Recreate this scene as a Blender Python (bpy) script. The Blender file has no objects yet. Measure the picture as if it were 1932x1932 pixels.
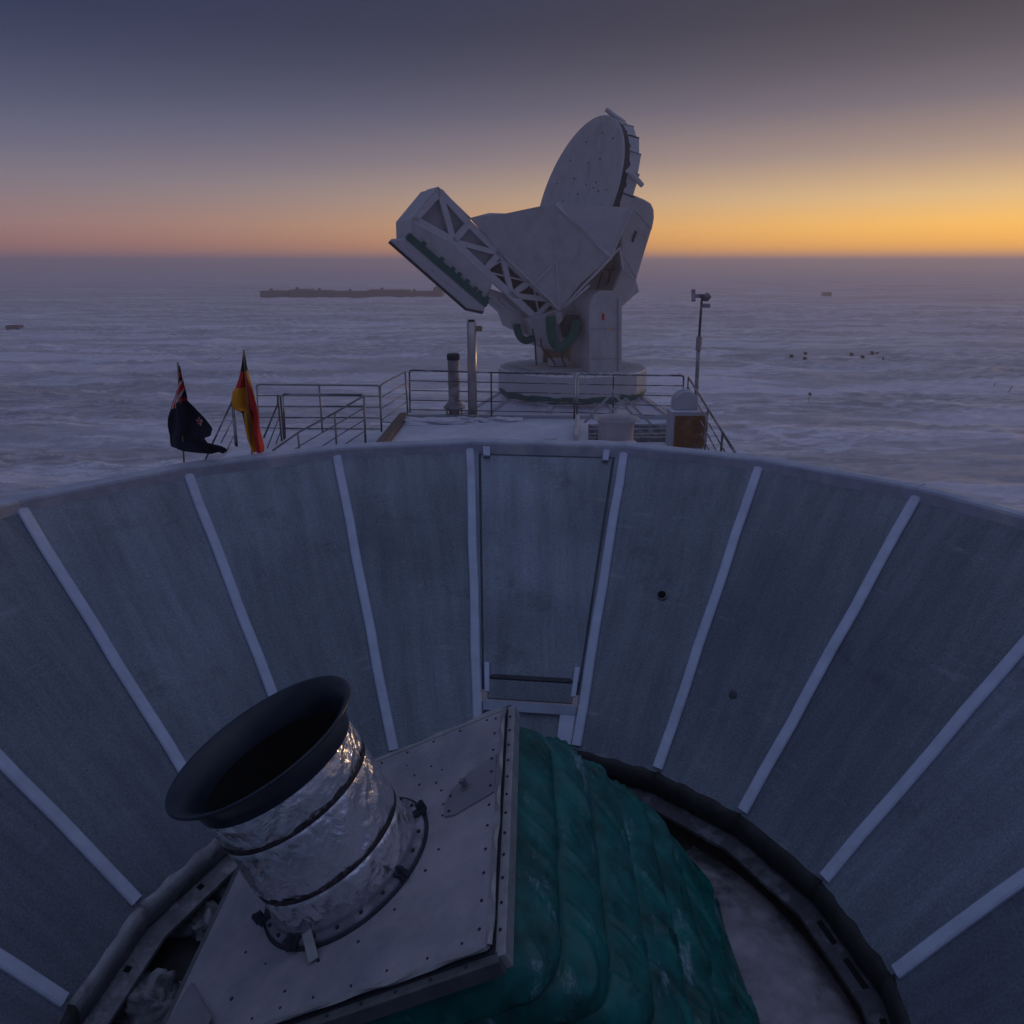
import bpy, math, random
import numpy as np
from mathutils import Vector, Matrix
random.seed(7); rng = np.random.default_rng(7)
R_ = math.radians
SC = bpy.context.scene
COL = SC.collection

# ------------------------------------------------------------------ camera
CZ = 15.0                                   # eye height above the snow
F = 1435.49                                 # focal length measured on a 1932 px frame
PITCH = math.atan((966 - 495) / F)
CAM = Vector((0.124, -2.992, CZ))
cd = bpy.data.cameras.new('camera'); cam = bpy.data.objects.new('camera', cd); COL.objects.link(cam)
cd.sensor_width = 36; cd.sensor_height = 36; cd.lens = 36 * F / 1932
cd.clip_start = 0.05; cd.clip_end = 20000
cam.location = CAM; cam.rotation_euler = (math.pi / 2 - PITCH, 0, 0)
SC.camera = cam

# ------------------------------------------------------------------ world: twilight sky
SUN_AZ = R_(44); SUN_EL = R_(4.0)           # glow stands low on the right, beyond the frame edge
w = bpy.data.worlds.new('World'); SC.world = w; w.use_nodes = True
nt = w.node_tree; nt.nodes.clear()
def N(t, **k):
    n = nt.nodes.new(t)
    for a, b in k.items(): setattr(n, a, b)
    return n
def srgb(r, g, b):
    f = lambda c: (c / 255) / 12.92 if c / 255 <= .04045 else ((c / 255 + .055) / 1.055) ** 2.4
    return (f(r), f(g), f(b), 1)
def wmath(op, a, b=None):
    n = N('ShaderNodeMath', operation=op)
    for i, v in enumerate((a, b)):
        if v is None: continue
        if isinstance(v, (int, float)): n.inputs[i].default_value = v
        else: nt.links.new(v, n.inputs[i])
    return n.outputs[0]
tc = N('ShaderNodeTexCoord'); sx = N('ShaderNodeSeparateXYZ'); nt.links.new(tc.outputs['Generated'], sx.inputs[0])
el = wmath('MULTIPLY', wmath('ARCSINE', wmath('MINIMUM', wmath('MAXIMUM', sx.outputs[2], 0.0), 1.0)), 2 / math.pi)
el = wmath('POWER', el, 0.5)                 # 0 at the horizon, 1 at the zenith
hl = wmath('SQRT', wmath('MAXIMUM', wmath('ADD', wmath('MULTIPLY', sx.outputs[0], sx.outputs[0]), wmath('MULTIPLY', sx.outputs[1], sx.outputs[1])), 1e-6))
cosd = wmath('DIVIDE', wmath('ADD', wmath('MULTIPLY', sx.outputs[0], math.sin(SUN_AZ)), wmath('MULTIPLY', sx.outputs[1], math.cos(SUN_AZ))), hl)
glow = wmath('POWER', wmath('MULTIPLY', wmath('ADD', cosd, 1.0), 0.5), 5.6)
def ramp(stops):
    n = N('ShaderNodeValToRGB'); r = n.color_ramp; r.interpolation = 'EASE' if False else 'LINEAR'
    while len(r.elements) > 1: r.elements.remove(r.elements[-1])
    for i, (deg, c) in enumerate(stops):
        p = (deg / 90) ** 0.5
        e = r.elements[0] if i == 0 else r.elements.new(p)
        e.position = p; e.color = c
    nt.links.new(el, n.inputs[0]); return n.outputs[0]
ZEN = (.208, .258, .398, 1)
sun_r = ramp([(0, (1.30, .48, .03, 1)), (1.0, (1.34, .60, .03, 1)), (2.3, (1.18, .62, .10, 1)), (4.0, (.84, .54, .23, 1)), (6.5, srgb(176, 150, 133)),
              (9.5, srgb(122, 111, 117)), (12, srgb(94, 87, 93)), (14, srgb(78, 72, 78)), (17, srgb(66, 63, 73)), (30, srgb(78, 80, 104)), (90, ZEN)])
far_r = ramp([(0, srgb(146, 96, 104)), (1.2, srgb(148, 106, 110)), (2.5, srgb(142, 114, 121)), (5.0, srgb(116, 111, 128)), (8, srgb(88, 92, 117)), (10, srgb(72, 78, 104)),
              (12, srgb(58, 65, 92)), (14, srgb(48, 56, 84)), (17, srgb(43, 51, 80)), (30, srgb(64, 72, 106)), (90, ZEN)])
mx = N('ShaderNodeMix', data_type='RGBA'); nt.links.new(glow, mx.inputs[0]); nt.links.new(far_r, mx.inputs[6]); nt.links.new(sun_r, mx.inputs[7])
bg = N('ShaderNodeBackground'); bg.inputs[1].default_value = 1.0; nt.links.new(mx.outputs[2], bg.inputs[0])
ow = N('ShaderNodeOutputWorld'); nt.links.new(bg.outputs[0], ow.inputs[0])

# ------------------------------------------------------------------ sun, just on the horizon and very weak
sd = bpy.data.lights.new('sun', 'SUN'); sd.energy = 0.6; sd.angle = R_(12); sd.color = (1, .66, .38)
so = bpy.data.objects.new('sun', sd); COL.objects.link(so); so.location = (60, 60, 40)
sdir = Vector((math.sin(SUN_AZ) * math.cos(SUN_EL), math.cos(SUN_AZ) * math.cos(SUN_EL), math.sin(SUN_EL)))
so.rotation_euler = sdir.to_track_quat('Z', 'Y').to_euler()

SC.view_settings.view_transform = 'Standard'; SC.view_settings.look = 'None'
SC.view_settings.exposure = 0.12; SC.view_settings.gamma = 1.0
SC.render.engine = 'CYCLES'
SC.cycles.use_denoising = True
SC.cycles.max_bounces = 6; SC.cycles.diffuse_bounces = 3; SC.cycles.glossy_bounces = 3
SC.cycles.volume_bounces = 1; SC.cycles.transparent_max_bounces = 8

# ------------------------------------------------------------------ measured points -> places
_cp, _sp = math.cos(PITCH), math.sin(PITCH)
def ray(px, py):
    a = (px - 966) / F; b = (966 - py) / F
    return Vector((a, _cp + b * _sp, -_sp + b * _cp)).normalized()
def atY(px, py, Y): d = ray(px, py); return CAM + d * ((Y - CAM.y) / d.y)
def atZ(px, py, Z): d = ray(px, py); return CAM + d * ((Z - CAM.z) / d.z)
def atP(px, py, P, n): d = ray(px, py); return CAM + d * (((P - CAM) @ n) / (d @ n))
def zz(x0, y0, s): return lambda x, y: ((x0 + x / s) / 1.98758, (y0 + y / s) / 1.98758)

# ------------------------------------------------------------------ mesh helpers
class G:
    def __init__(s): s.v = []; s.f = []; s.m = []
    def add(s, v, f, m=0):
        o = len(s.v); s.v += [tuple(p) for p in v]; s.f += [tuple(i + o for i in q) for q in f]; s.m += [m] * len(f); return s
    def box(s, c, sx, sy, sz, X=Vector((1, 0, 0)), Y=Vector((0, 1, 0)), Z=Vector((0, 0, 1)), m=0):
        c = Vector(c); v = [c + X * (a * sx / 2) + Y * (b * sy / 2) + Z * (d * sz / 2) for a in (-1, 1) for b in (-1, 1) for d in (-1, 1)]
        return s.add(v, [(0, 1, 3, 2), (4, 6, 7, 5), (0, 4, 5, 1), (2, 3, 7, 6), (0, 2, 6, 4), (1, 5, 7, 3)], m)
    def beam(s, p, q, wd, ht, up=Vector((0, 0, 1)), m=0):
        p, q = Vector(p), Vector(q); d = q - p; L = d.length; d.normalize()
        x = d.cross(up)
        if x.length < 1e-4: x = d.cross(Vector((1, 0, 0)))
        x.normalize(); z = x.cross(d)
        return s.box((p + q) / 2, wd, L, ht, x, d, z, m)
    def tube(s, pts, r, n=10, m=0, cap=True):
        pts = [Vector(p) for p in pts]; rr = r if isinstance(r, (list, tuple)) else [r] * len(pts)
        v = []; pv = None
        for i, p in enumerate(pts):
            d = (pts[min(i + 1, len(pts) - 1)] - pts[max(i - 1, 0)]).normalized()
            if pv is None:
                a = d.cross(Vector((0, 0, 1)))
                if a.length < 1e-3: a = d.cross(Vector((1, 0, 0)))
            else: a = pv - d * (pv @ d)
            a.normalize(); pv = a; b = d.cross(a)
            v += [p + (a * math.cos(t) + b * math.sin(t)) * rr[i] for t in [2 * math.pi * k / n for k in range(n)]]
        f = [(i * n + k, i * n + (k + 1) % n, (i + 1) * n + (k + 1) % n, (i + 1) * n + k) for i in range(len(pts) - 1) for k in range(n)]
        if cap: f += [tuple(range(n))[::-1], tuple((len(pts) - 1) * n + k for k in range(n))]
        return s.add(v, f, m)
    def prism(s, poly, vec, m=0):
        poly = [Vector(p) for p in poly]; vec = Vector(vec); n = len(poly)
        v = poly + [p + vec for p in poly]
        f = [tuple(range(n)), tuple(range(n, 2 * n))[::-1]] + [(i, i + n, (i + 1) % n + n, (i + 1) % n) for i in range(n)]
        return s.add(v, f, m)
    def lathe(s, prof, n=48, O=Vector((0, 0, 0)), X=Vector((1, 0, 0)), Y=Vector((0, 1, 0)), Z=Vector((0, 0, 1)), m=0, a0=0, a1=2 * math.pi, ph=0):
        full = abs(a1 - a0 - 2 * math.pi) < 1e-6; k = n if full else n + 1
        v = []
        for r, z in prof:
            for i in range(k):
                t = a0 + (a1 - a0) * i / n + ph
                v.append(Vector(O) + X * (r * math.cos(t)) + Y * (r * math.sin(t)) + Z * z)
        f = []
        for j in range(len(prof) - 1):
            for i in range(n if full else n):
                f.append((j * k + i, j * k + (i + 1) % k, (j + 1) * k + (i + 1) % k, (j + 1) * k + i))
        return s.add(v, f, m)
    def build(s, name, mats, parent=None, smooth=False, bevel=0, solid=0, recalc=True):
        me = bpy.data.meshes.new(name); me.from_pydata(s.v, [], s.f)
        if not isinstance(mats, (list, tuple)): mats = [mats]
        for m in mats: me.materials.append(m)
        if len(mats) > 1: me.polygons.foreach_set('material_index', s.m)
        if recalc:
            import bmesh
            b = bmesh.new(); b.from_mesh(me); bmesh.ops.recalc_face_normals(b, faces=b.faces); b.to_mesh(me); b.free()
        if smooth: me.polygons.foreach_set('use_smooth', [True] * len(me.polygons))
        me.update()
        o = bpy.data.objects.new(name, me); COL.objects.link(o)
        if parent is not None:
            o.parent = parent
            p = parent; loc = Vector((0, 0, 0))
            while p: loc = loc + p.location; p = p.parent
            o.location = -loc if parent.type == 'EMPTY' else (0, 0, 0)
        if bevel:
            md = o.modifiers.new('bevel', 'BEVEL'); md.width = bevel; md.segments = 2; md.limit_method = 'ANGLE'
        if solid:
            md = o.modifiers.new('solid', 'SOLIDIFY'); md.thickness = solid; md.offset = 0
        return o
def tag(o, label=None, cat=None, group=None, kind=None):
    if label: o['label'] = label
    if cat: o['category'] = cat
    if group: o['group'] = group
    if kind: o['kind'] = kind
    return o
def thing(name, loc, label, cat, group=None):
    o = bpy.data.objects.new(name, None); COL.objects.link(o); o.location = loc; o.empty_display_size = .3
    return tag(o, label, cat, group)

# numpy value noise
def vnoise(x, y, seed=0):
    xi = np.floor(x).astype(np.int64); yi = np.floor(y).astype(np.int64); xf = x - xi; yf = y - yi
    def h(a, b):
        n = (a * 374761393 + b * 668265263 + seed * 974711) & 0xffffffff
        n = ((n ^ (n >> 13)) * 1274126177) & 0xffffffff
        return ((n ^ (n >> 16)) & 0xffff) / 65535.0
    u = xf * xf * xf * (xf * (xf * 6 - 15) + 10); v = yf * yf * yf * (yf * (yf * 6 - 15) + 10)
    return (h(xi, yi) * (1 - u) + h(xi + 1, yi) * u) * (1 - v) + (h(xi, yi + 1) * (1 - u) + h(xi + 1, yi + 1) * u) * v

# ------------------------------------------------------------------ materials
MATS = {}
def mat(name, col, rough=.6, metal=0., var=.0, var_scale=4., bump=0., bump_scale=30., col2=None, mix_scale=2., mix_lo=.5, mix_hi=.65, spec=.5, stretch=None, coat=0.):
    m = bpy.data.materials.new(name); m.use_nodes = True; t = m.node_tree; L = t.links
    b = t.nodes['Principled BSDF']; b.inputs['Roughness'].default_value = rough; b.inputs['Metallic'].default_value = metal
    b.inputs['Specular IOR Level'].default_value = spec
    if coat: b.inputs['Coat Weight'].default_value = coat
    tcn = t.nodes.new('ShaderNodeTexCoord'); vec = tcn.outputs['Object']
    if stretch:
        mp = t.nodes.new('ShaderNodeMapping'); mp.inputs['Scale'].default_value = stretch; L.new(vec, mp.inputs[0]); vec = mp.outputs[0]
    def noise(sc, det=6, rg=.6):
        n = t.nodes.new('ShaderNodeTexNoise'); n.inputs['Scale'].default_value = sc; n.inputs['Detail'].default_value = det; n.inputs['Roughness'].default_value = rg
        L.new(vec, n.inputs['Vector']); return n.outputs['Fac']
    c = None
    if var:
        rp = t.nodes.new('ShaderNodeMapRange'); L.new(noise(var_scale), rp.inputs[0]); rp.inputs[1].default_value = .3; rp.inputs[2].default_value = .7
        rp.inputs[3].default_value = 1 - var; rp.inputs[4].default_value = 1 + var
        mm = t.nodes.new('ShaderNodeVectorMath'); mm.operation = 'SCALE'; mm.inputs[0].default_value = col[:3]; L.new(rp.outputs[0], mm.inputs['Scale']); c = mm.outputs[0]
    if col2:
        rp = t.nodes.new('ShaderNodeMapRange'); L.new(noise(mix_scale, 8, .65), rp.inputs[0]); rp.inputs[1].default_value = mix_lo; rp.inputs[2].default_value = mix_hi
        mi = t.nodes.new('ShaderNodeMix'); mi.data_type = 'RGBA'; L.new(rp.outputs[0], mi.inputs[0])
        if c: L.new(c, mi.inputs[6])
        else: mi.inputs[6].default_value = (*col[:3], 1)
        mi.inputs[7].default_value = (*col2[:3], 1); c = mi.outputs[2]
    if c: L.new(c, b.inputs['Base Color'])
    else: b.inputs['Base Color'].default_value = (*col[:3], 1)
    if bump:
        bn = t.nodes.new('ShaderNodeBump'); bn.inputs['Strength'].default_value = bump; bn.inputs['Distance'].default_value = .02
        L.new(noise(bump_scale), bn.inputs['Height']); L.new(bn.outputs[0], b.inputs['Normal'])
    MATS[name] = m; return m
WHITE = mat('white_paint', (.45, .455, .48), .6, var=.08, var_scale=1.6, bump=.08, bump_scale=9, col2=(.33, .325, .345), mix_scale=1.1, mix_lo=.50, mix_hi=.74, stretch=(1, 1, .7))
WHITE2 = mat('white_paint_frosted', (.47, .48, .52), .7, var=.08, var_scale=.8, bump=.1, bump_scale=6)
TRUSS = mat('truss_paint', (.52, .53, .57), .55, var=.08, var_scale=3)
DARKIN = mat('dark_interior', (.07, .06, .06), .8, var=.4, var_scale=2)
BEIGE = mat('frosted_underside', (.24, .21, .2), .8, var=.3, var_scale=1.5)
SEAL = mat('dark_seal', (.03, .035, .05), .7, var=.3, var_scale=5)
GREEN = mat('green_fabric', (.002, .095, .078), .6, var=.35, var_scale=3, bump=.2, bump_scale=12)
STEEL = mat('galvanised_tube', (.30, .29, .30), .45, .6, var=.25, var_scale=3)
STEELD = mat('weathered_tube', (.13, .12, .13), .5, .4, var=.4, var_scale=2, col2=(.45, .46, .5), mix_scale=1.5, mix_lo=.5, mix_hi=.6)
PIPE = mat('steel_pipe', (.42, .38, .37), .35, .7, var=.2, var_scale=2)
PIPED = mat('frosted_stack', (.30, .27, .28), .6, .2, var=.25, var_scale=3, col2=(.5, .5, .55), mix_scale=3)
WOOD = mat('stained_plywood', (.20, .085, .03), .7, var=.35, var_scale=4, col2=(.32, .26, .25), mix_scale=5, mix_lo=.55, mix_hi=.75)
RIB = mat('rib_aluminium', (.60, .65, .80), .6, .1, var=.12, var_scale=6, bump=.1, bump_scale=40)
CAP = mat('frosted_coping', (.44, .48, .58), .75, 0, var=.15, var_scale=5, bump=.3, bump_scale=14, col2=(.62, .64, .7), mix_scale=3, mix_lo=.5, mix_hi=.7)
FOAM = mat('dark_foam', (.035, .034, .037), .85, var=.35, var_scale=8, bump=.3, bump_scale=30)
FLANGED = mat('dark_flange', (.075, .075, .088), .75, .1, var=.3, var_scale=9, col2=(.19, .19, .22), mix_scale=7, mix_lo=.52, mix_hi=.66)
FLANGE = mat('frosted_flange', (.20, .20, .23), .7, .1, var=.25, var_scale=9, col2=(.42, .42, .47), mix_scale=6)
BLACK = mat('black', (.004, .004, .005), .9)
ABSORB = mat('black_absorber', (.0035, .0035, .004), .95, bump=.4, bump_scale=40)
LIP = mat('dark_blue_lip', (.018, .027, .043), .30, var=.3, var_scale=5, spec=.45)
PLATE = mat('frosted_plate', (.40, .37, .41), .65, .05, var=.16, var_scale=5, bump=.25, bump_scale=60, col2=(.27, .28, .33), mix_scale=2.6, mix_lo=.46, mix_hi=.66)
PLATE2 = mat('frame_aluminium', (.40, .40, .40), .5, .3, var=.2, var_scale=12)
PLATE3 = mat('access_plate', (.27, .26, .29), .6, .2, var=.12, var_scale=5)
BAND = mat('dark_tape', (.035, .03, .035), .6, var=.4, var_scale=20, col2=(.18, .17, .18), mix_scale=40, mix_lo=.58, mix_hi=.66)
CLUMP = mat('frost_clump', (.30, .30, .34), .9, var=.35, var_scale=12, bump=.6, bump_scale=25, col2=(.10, .10, .11), mix_scale=9)
SNOW = mat('drift_snow', (.70, .70, .78), .9, var=.10, var_scale=3, bump=.35, bump_scale=10)
DECK = mat('snowy_deck', (.62, .63, .72), .9, var=.14, var_scale=2, bump=.5, bump_scale=5, col2=(.42, .40, .44), mix_scale=1.4, mix_lo=.62, mix_hi=.72)
WALL = mat('building_cladding', (.12, .14, .20), .6, var=.1, var_scale=1)
TIMBER = mat('brown_timber', (.16, .12, .10), .8, var=.3, var_scale=6)
STATION = mat('far_cladding', (.055, .038, .036), .8, var=.5, var_scale=.15)
STATION2 = mat('far_cladding_blue', (.035, .038, .055), .8, var=.4, var_scale=.2)
STATION3 = mat('far_cladding_grey', (.095, .075, .075), .8, var=.4, var_scale=.2)
F_NAVY = mat('flag_navy', (.012, .014, .035), .8, var=.2, var_scale=30)
F_RED = mat('flag_red', (.60, .03, .02), .75); F_WHITE = mat('flag_white', (.62, .62, .66), .75)
F_BLACK = mat('flag_black', (.008, .008, .009), .8); F_GOLD = mat('flag_gold', (.92, .40, .02), .7)
WOODPOLE = mat('bamboo', (.25, .19, .12), .7, var=.3, var_scale=20)
SNOWGLASS = None

def snow_ground_mat():
    m = bpy.data.materials.new('wind_packed_snow'); m.use_nodes = True; t = m.node_tree; L = t.links; b = t.nodes['Principled BSDF']
    b.inputs['Roughness'].default_value = .75; b.inputs['Specular IOR Level'].default_value = .3
    tcn = t.nodes.new('ShaderNodeTexCoord'); mp = t.nodes.new('ShaderNodeMapping'); L.new(tcn.outputs['Object'], mp.inputs[0])
    mp.inputs['Rotation'].default_value = (0, 0, R_(14)); mp.inputs['Scale'].default_value = (.36, 1.0, 1)
    def noise(sc, det, rg, v=mp.outputs[0]):
        n = t.nodes.new('ShaderNodeTexNoise'); n.inputs['Scale'].default_value = sc; n.inputs['Detail'].default_value = det; n.inputs['Roughness'].default_value = rg
        n.inputs['Distortion'].default_value = .6; L.new(v, n.inputs['Vector']); return n.outputs['Fac']
    def rng_(v, a, b_, c, d):
        r = t.nodes.new('ShaderNodeMapRange'); L.new(v, r.inputs[0])
        for i, q in enumerate((a, b_, c, d)): r.inputs[i + 1].default_value = q
        return r.outputs[0]
    def mul(a, c):
        n = t.nodes.new('ShaderNodeMath'); n.operation = 'MULTIPLY'; L.new(a, n.inputs[0]); L.new(c, n.inputs[1]); return n.outputs[0]
    # hard glazed old snow against loose pale drift; colour also paints ridge shading
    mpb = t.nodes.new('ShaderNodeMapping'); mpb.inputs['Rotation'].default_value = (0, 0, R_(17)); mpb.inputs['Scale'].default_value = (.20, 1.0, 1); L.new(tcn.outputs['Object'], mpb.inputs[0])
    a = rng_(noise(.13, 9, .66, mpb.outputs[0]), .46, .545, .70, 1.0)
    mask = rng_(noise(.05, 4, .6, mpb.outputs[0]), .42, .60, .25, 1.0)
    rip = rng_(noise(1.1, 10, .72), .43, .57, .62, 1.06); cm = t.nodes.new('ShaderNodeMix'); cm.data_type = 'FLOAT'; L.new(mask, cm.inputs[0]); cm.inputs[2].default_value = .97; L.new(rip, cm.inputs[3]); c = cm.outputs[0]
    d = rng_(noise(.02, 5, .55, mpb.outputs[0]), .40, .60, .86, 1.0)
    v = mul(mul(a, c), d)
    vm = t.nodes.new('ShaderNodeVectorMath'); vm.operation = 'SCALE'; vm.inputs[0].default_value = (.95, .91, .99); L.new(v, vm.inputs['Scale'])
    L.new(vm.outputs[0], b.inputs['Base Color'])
    bn = t.nodes.new('ShaderNodeBump'); bn.inputs['Strength'].default_value = .9; bn.inputs['Distance'].default_value = .35
    rg = t.nodes.new('ShaderNodeTexNoise'); rg.noise_type = 'RIDGED_MULTIFRACTAL'; rg.inputs['Scale'].default_value = .22; rg.inputs['Detail'].default_value = 7; rg.inputs['Roughness'].default_value = .55; rg.inputs['Distortion'].default_value = .5
    mp2 = t.nodes.new('ShaderNodeMapping'); mp2.inputs['Rotation'].default_value = (0, 0, R_(16)); mp2.inputs['Scale'].default_value = (.42, 1, 1); L.new(tcn.outputs['Object'], mp2.inputs[0]); L.new(mp2.outputs[0], rg.inputs['Vector'])
    L.new(rg.outputs['Fac'], bn.inputs['Height']); b3 = t.nodes.new('ShaderNodeBump'); b3.inputs['Strength'].default_value = .8; b3.inputs['Distance'].default_value = .25; L.new(noise(.9, 8, .7), b3.inputs['Height']); L.new(bn.outputs[0], b3.inputs['Normal']); L.new(b3.outputs[0], b.inputs['Normal'])
    return m

def panel_mat():
    m = bpy.data.materials.new('frosted_sheet_aluminium'); m.use_nodes = True; t = m.node_tree; L = t.links; b = t.nodes['Principled BSDF']
    tcn = t.nodes.new('ShaderNodeTexCoord')
    def noise(sc, det, rg, scale=None):
        n = t.nodes.new('ShaderNodeTexNoise'); n.inputs['Scale'].default_value = sc; n.inputs['Detail'].default_value = det; n.inputs['Roughness'].default_value = rg
        v = tcn.outputs['Object']
        if scale:
            mp = t.nodes.new('ShaderNodeMapping'); mp.inputs['Scale'].default_value = scale; L.new(v, mp.inputs[0]); v = mp.outputs[0]
        L.new(v, n.inputs['Vector']); return n.outputs['Fac']
    def rng_(v, a, b_, c, d):
        r = t.nodes.new('ShaderNodeMapRange'); L.new(v, r.inputs[0])
        for i, q in enumerate((a, b_, c, d)): r.inputs[i + 1].default_value = q
        return r.outputs[0]
    def mul(a, c):
        n = t.nodes.new('ShaderNodeMath'); n.operation = 'MULTIPLY'; L.new(a, n.inputs[0]); L.new(c, n.inputs[1]); return n.outputs[0]
    an = t.nodes.new('ShaderNodeAttribute'); an.attribute_name = 'puv'
    def pn(sc, det, rg, scale):
        n = t.nodes.new('ShaderNodeTexNoise'); n.inputs['Scale'].default_value = sc; n.inputs['Detail'].default_value = det; n.inputs['Roughness'].default_value = rg
        mp = t.nodes.new('ShaderNodeMapping'); mp.inputs['Scale'].default_value = scale; L.new(an.outputs['Vector'], mp.inputs[0]); L.new(mp.outputs[0], n.inputs['Vector']); return n.outputs['Fac']
    big = mul(rng_(pn(1.0, 2, .5, (.5, .5, 1)), .35, .65, .86, 1.14), rng_(pn(1.5, 7, .7, (.8, 1.1, 1)), .58, .70, 1.0, .66))
    streak = rng_(pn(9.0, 6, .7, (1, .10, 1)), .3, .7, .80, 1.20); fine = rng_(noise(75, 5, .85), .32, .68, .62, 1.38)
    sxy = t.nodes.new('ShaderNodeSeparateXYZ'); L.new(an.outputs['Vector'], sxy.inputs[0])
    frost = rng_(pn(3.2, 10, .78, (.55, 2.4, 1)), .585, .70, 0, 1)
    topf = mul(rng_(sxy.outputs[1], .0, .55, 1.0, .0), rng_(pn(7.0, 8, .75, (1, .22, 1)), .42, .66, 0, .8))
    mxf = t.nodes.new('ShaderNodeMath'); mxf.operation = 'MAXIMUM'; L.new(frost, mxf.inputs[0]); L.new(topf, mxf.inputs[1]); frost = mxf.outputs[0]
    oi_ = t.nodes.new('ShaderNodeObjectInfo'); v = mul(mul(mul(big, streak), fine), rng_(oi_.outputs['Random'], 0, 1, .84, 1.12))
    vm = t.nodes.new('ShaderNodeVectorMath'); vm.operation = 'SCALE'; vm.inputs[0].default_value = (.205, .235, .280); L.new(v, vm.inputs['Scale'])
    mi = t.nodes.new('ShaderNodeMix'); mi.data_type = 'RGBA'
    fr = t.nodes.new('ShaderNodeMath'); fr.operation = 'MULTIPLY'; fr.inputs[1].default_value = .5; L.new(frost, fr.inputs[0]); L.new(fr.outputs[0], mi.inputs[0])
    L.new(vm.outputs[0], mi.inputs[6]); mi.inputs[7].default_value = (.40, .42, .50, 1); L.new(mi.outputs[2], b.inputs['Base Color'])
    b.inputs['Metallic'].default_value = .55; L.new(rng_(noise(1.7, 5, .6), .3, .7, .36, .60), b.inputs['Roughness'])
    bn = t.nodes.new('ShaderNodeBump'); bn.inputs['Strength'].default_value = .25; bn.inputs['Distance'].default_value = .05; L.new(noise(.9, 3, .5), bn.inputs['Height'])
    b2 = t.nodes.new('ShaderNodeBump'); b2.inputs['Strength'].default_value = .5; b2.inputs['Distance'].default_value = .004; L.new(noise(70, 3, .6), b2.inputs['Height'])
    L.new(bn.outputs[0], b2.inputs['Normal']); L.new(b2.outputs[0], b.inputs['Normal'])
    return m
PANEL = panel_mat()

def foil_mat():
    m = bpy.data.materials.new('crumpled_foil'); m.use_nodes = True; t = m.node_tree; L = t.links; b = t.nodes['Principled BSDF']
    b.inputs['Base Color'].default_value = (.93, .92, .93, 1); b.inputs['Metallic'].default_value = 1; b.inputs['Roughness'].default_value = .22
    tcn = t.nodes.new('ShaderNodeTexCoord')
    vo = t.nodes.new('ShaderNodeTexVoronoi'); vo.feature = 'F1'; vo.inputs['Scale'].default_value = 8; vo.inputs['Detail'].default_value = 2
    n = t.nodes.new('ShaderNodeTexNoise'); n.inputs['Scale'].default_value = 4.5; n.inputs['Detail'].default_value = 6; n.inputs['Distortion'].default_value = 1.2
    mixv = t.nodes.new('ShaderNodeVectorMath'); mixv.operation = 'ADD'; sc = t.nodes.new('ShaderNodeVectorMath'); sc.operation = 'SCALE'; sc.inputs['Scale'].default_value = .12
    L.new(tcn.outputs['Object'], n.inputs['Vector']); L.new(n.outputs['Color'], sc.inputs[0]); L.new(tcn.outputs['Object'], mixv.inputs[0]); L.new(sc.outputs[0], mixv.inputs[1]); L.new(mixv.outputs[0], vo.inputs['Vector'])
    a = t.nodes.new('ShaderNodeBump'); a.inputs['Strength'].default_value = .35; a.inputs['Distance'].default_value = .03; L.new(vo.outputs['Distance'], a.inputs['Height'])
    c = t.nodes.new('ShaderNodeBump'); c.inputs['Strength'].default_value = .5; c.inputs['Distance'].default_value = .035; L.new(n.outputs['Fac'], c.inputs['Height'])
    L.new(a.outputs[0], c.inputs['Normal']); L.new(c.outputs[0], b.inputs['Normal'])
    r = t.nodes.new('ShaderNodeMapRange'); L.new(n.outputs['Fac'], r.inputs[0]); r.inputs[3].default_value = .17; r.inputs[4].default_value = .36; L.new(r.outputs[0], b.inputs['Roughness'])
    return m
FOIL = foil_mat()

def boot_mat():
    m = bpy.data.materials.new('teal_boot_fabric'); m.use_nodes = True; t = m.node_tree; L = t.links; b = t.nodes['Principled BSDF']
    tcn = t.nodes.new('ShaderNodeTexCoord')
    def noise(sc, det, rg, scale=None):
        n = t.nodes.new('ShaderNodeTexNoise'); n.inputs['Scale'].default_value = sc; n.inputs['Detail'].default_value = det; n.inputs['Roughness'].default_value = rg
        v = tcn.outputs['Object']
        if scale:
            mp = t.nodes.new('ShaderNodeMapping'); mp.inputs['Scale'].default_value = scale; L.new(v, mp.inputs[0]); v = mp.outputs[0]
        L.new(v, n.inputs['Vector']); return n.outputs['Fac']
    def rng_(v, a, b_, c, d):
        r = t.nodes.new('ShaderNodeMapRange'); L.new(v, r.inputs[0])
        for i, q in enumerate((a, b_, c, d)): r.inputs[i + 1].default_value = q
        return r.outputs[0]
    wear = rng_(noise(5, 7, .68), .3, .7, .35, 1.7)
    vm = t.nodes.new('ShaderNodeVectorMath'); vm.operation = 'SCALE'; vm.inputs[0].default_value = (.001, .125, .108); L.new(wear, vm.inputs['Scale'])
    frost = rng_(noise(5.5, 12, .80, (1, .35, 1)), .56, .66, 0, .75)
    mi = t.nodes.new('ShaderNodeMix'); mi.data_type = 'RGBA'; L.new(frost, mi.inputs[0]); L.new(vm.outputs[0], mi.inputs[6]); mi.inputs[7].default_value = (.34, .46, .55, 1); L.new(mi.outputs[2], b.inputs['Base Color'])
    L.new(rng_(noise(9, 5, .6), .3, .7, .28, .5), b.inputs['Roughness'])
    bn = t.nodes.new('ShaderNodeBump'); bn.inputs['Strength'].default_value = .35; bn.inputs['Distance'].default_value = .012; L.new(noise(24, 6, .6), bn.inputs['Height']); L.new(bn.outputs[0], b.inputs['Normal'])
    return m
BOOT = boot_mat()

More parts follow.
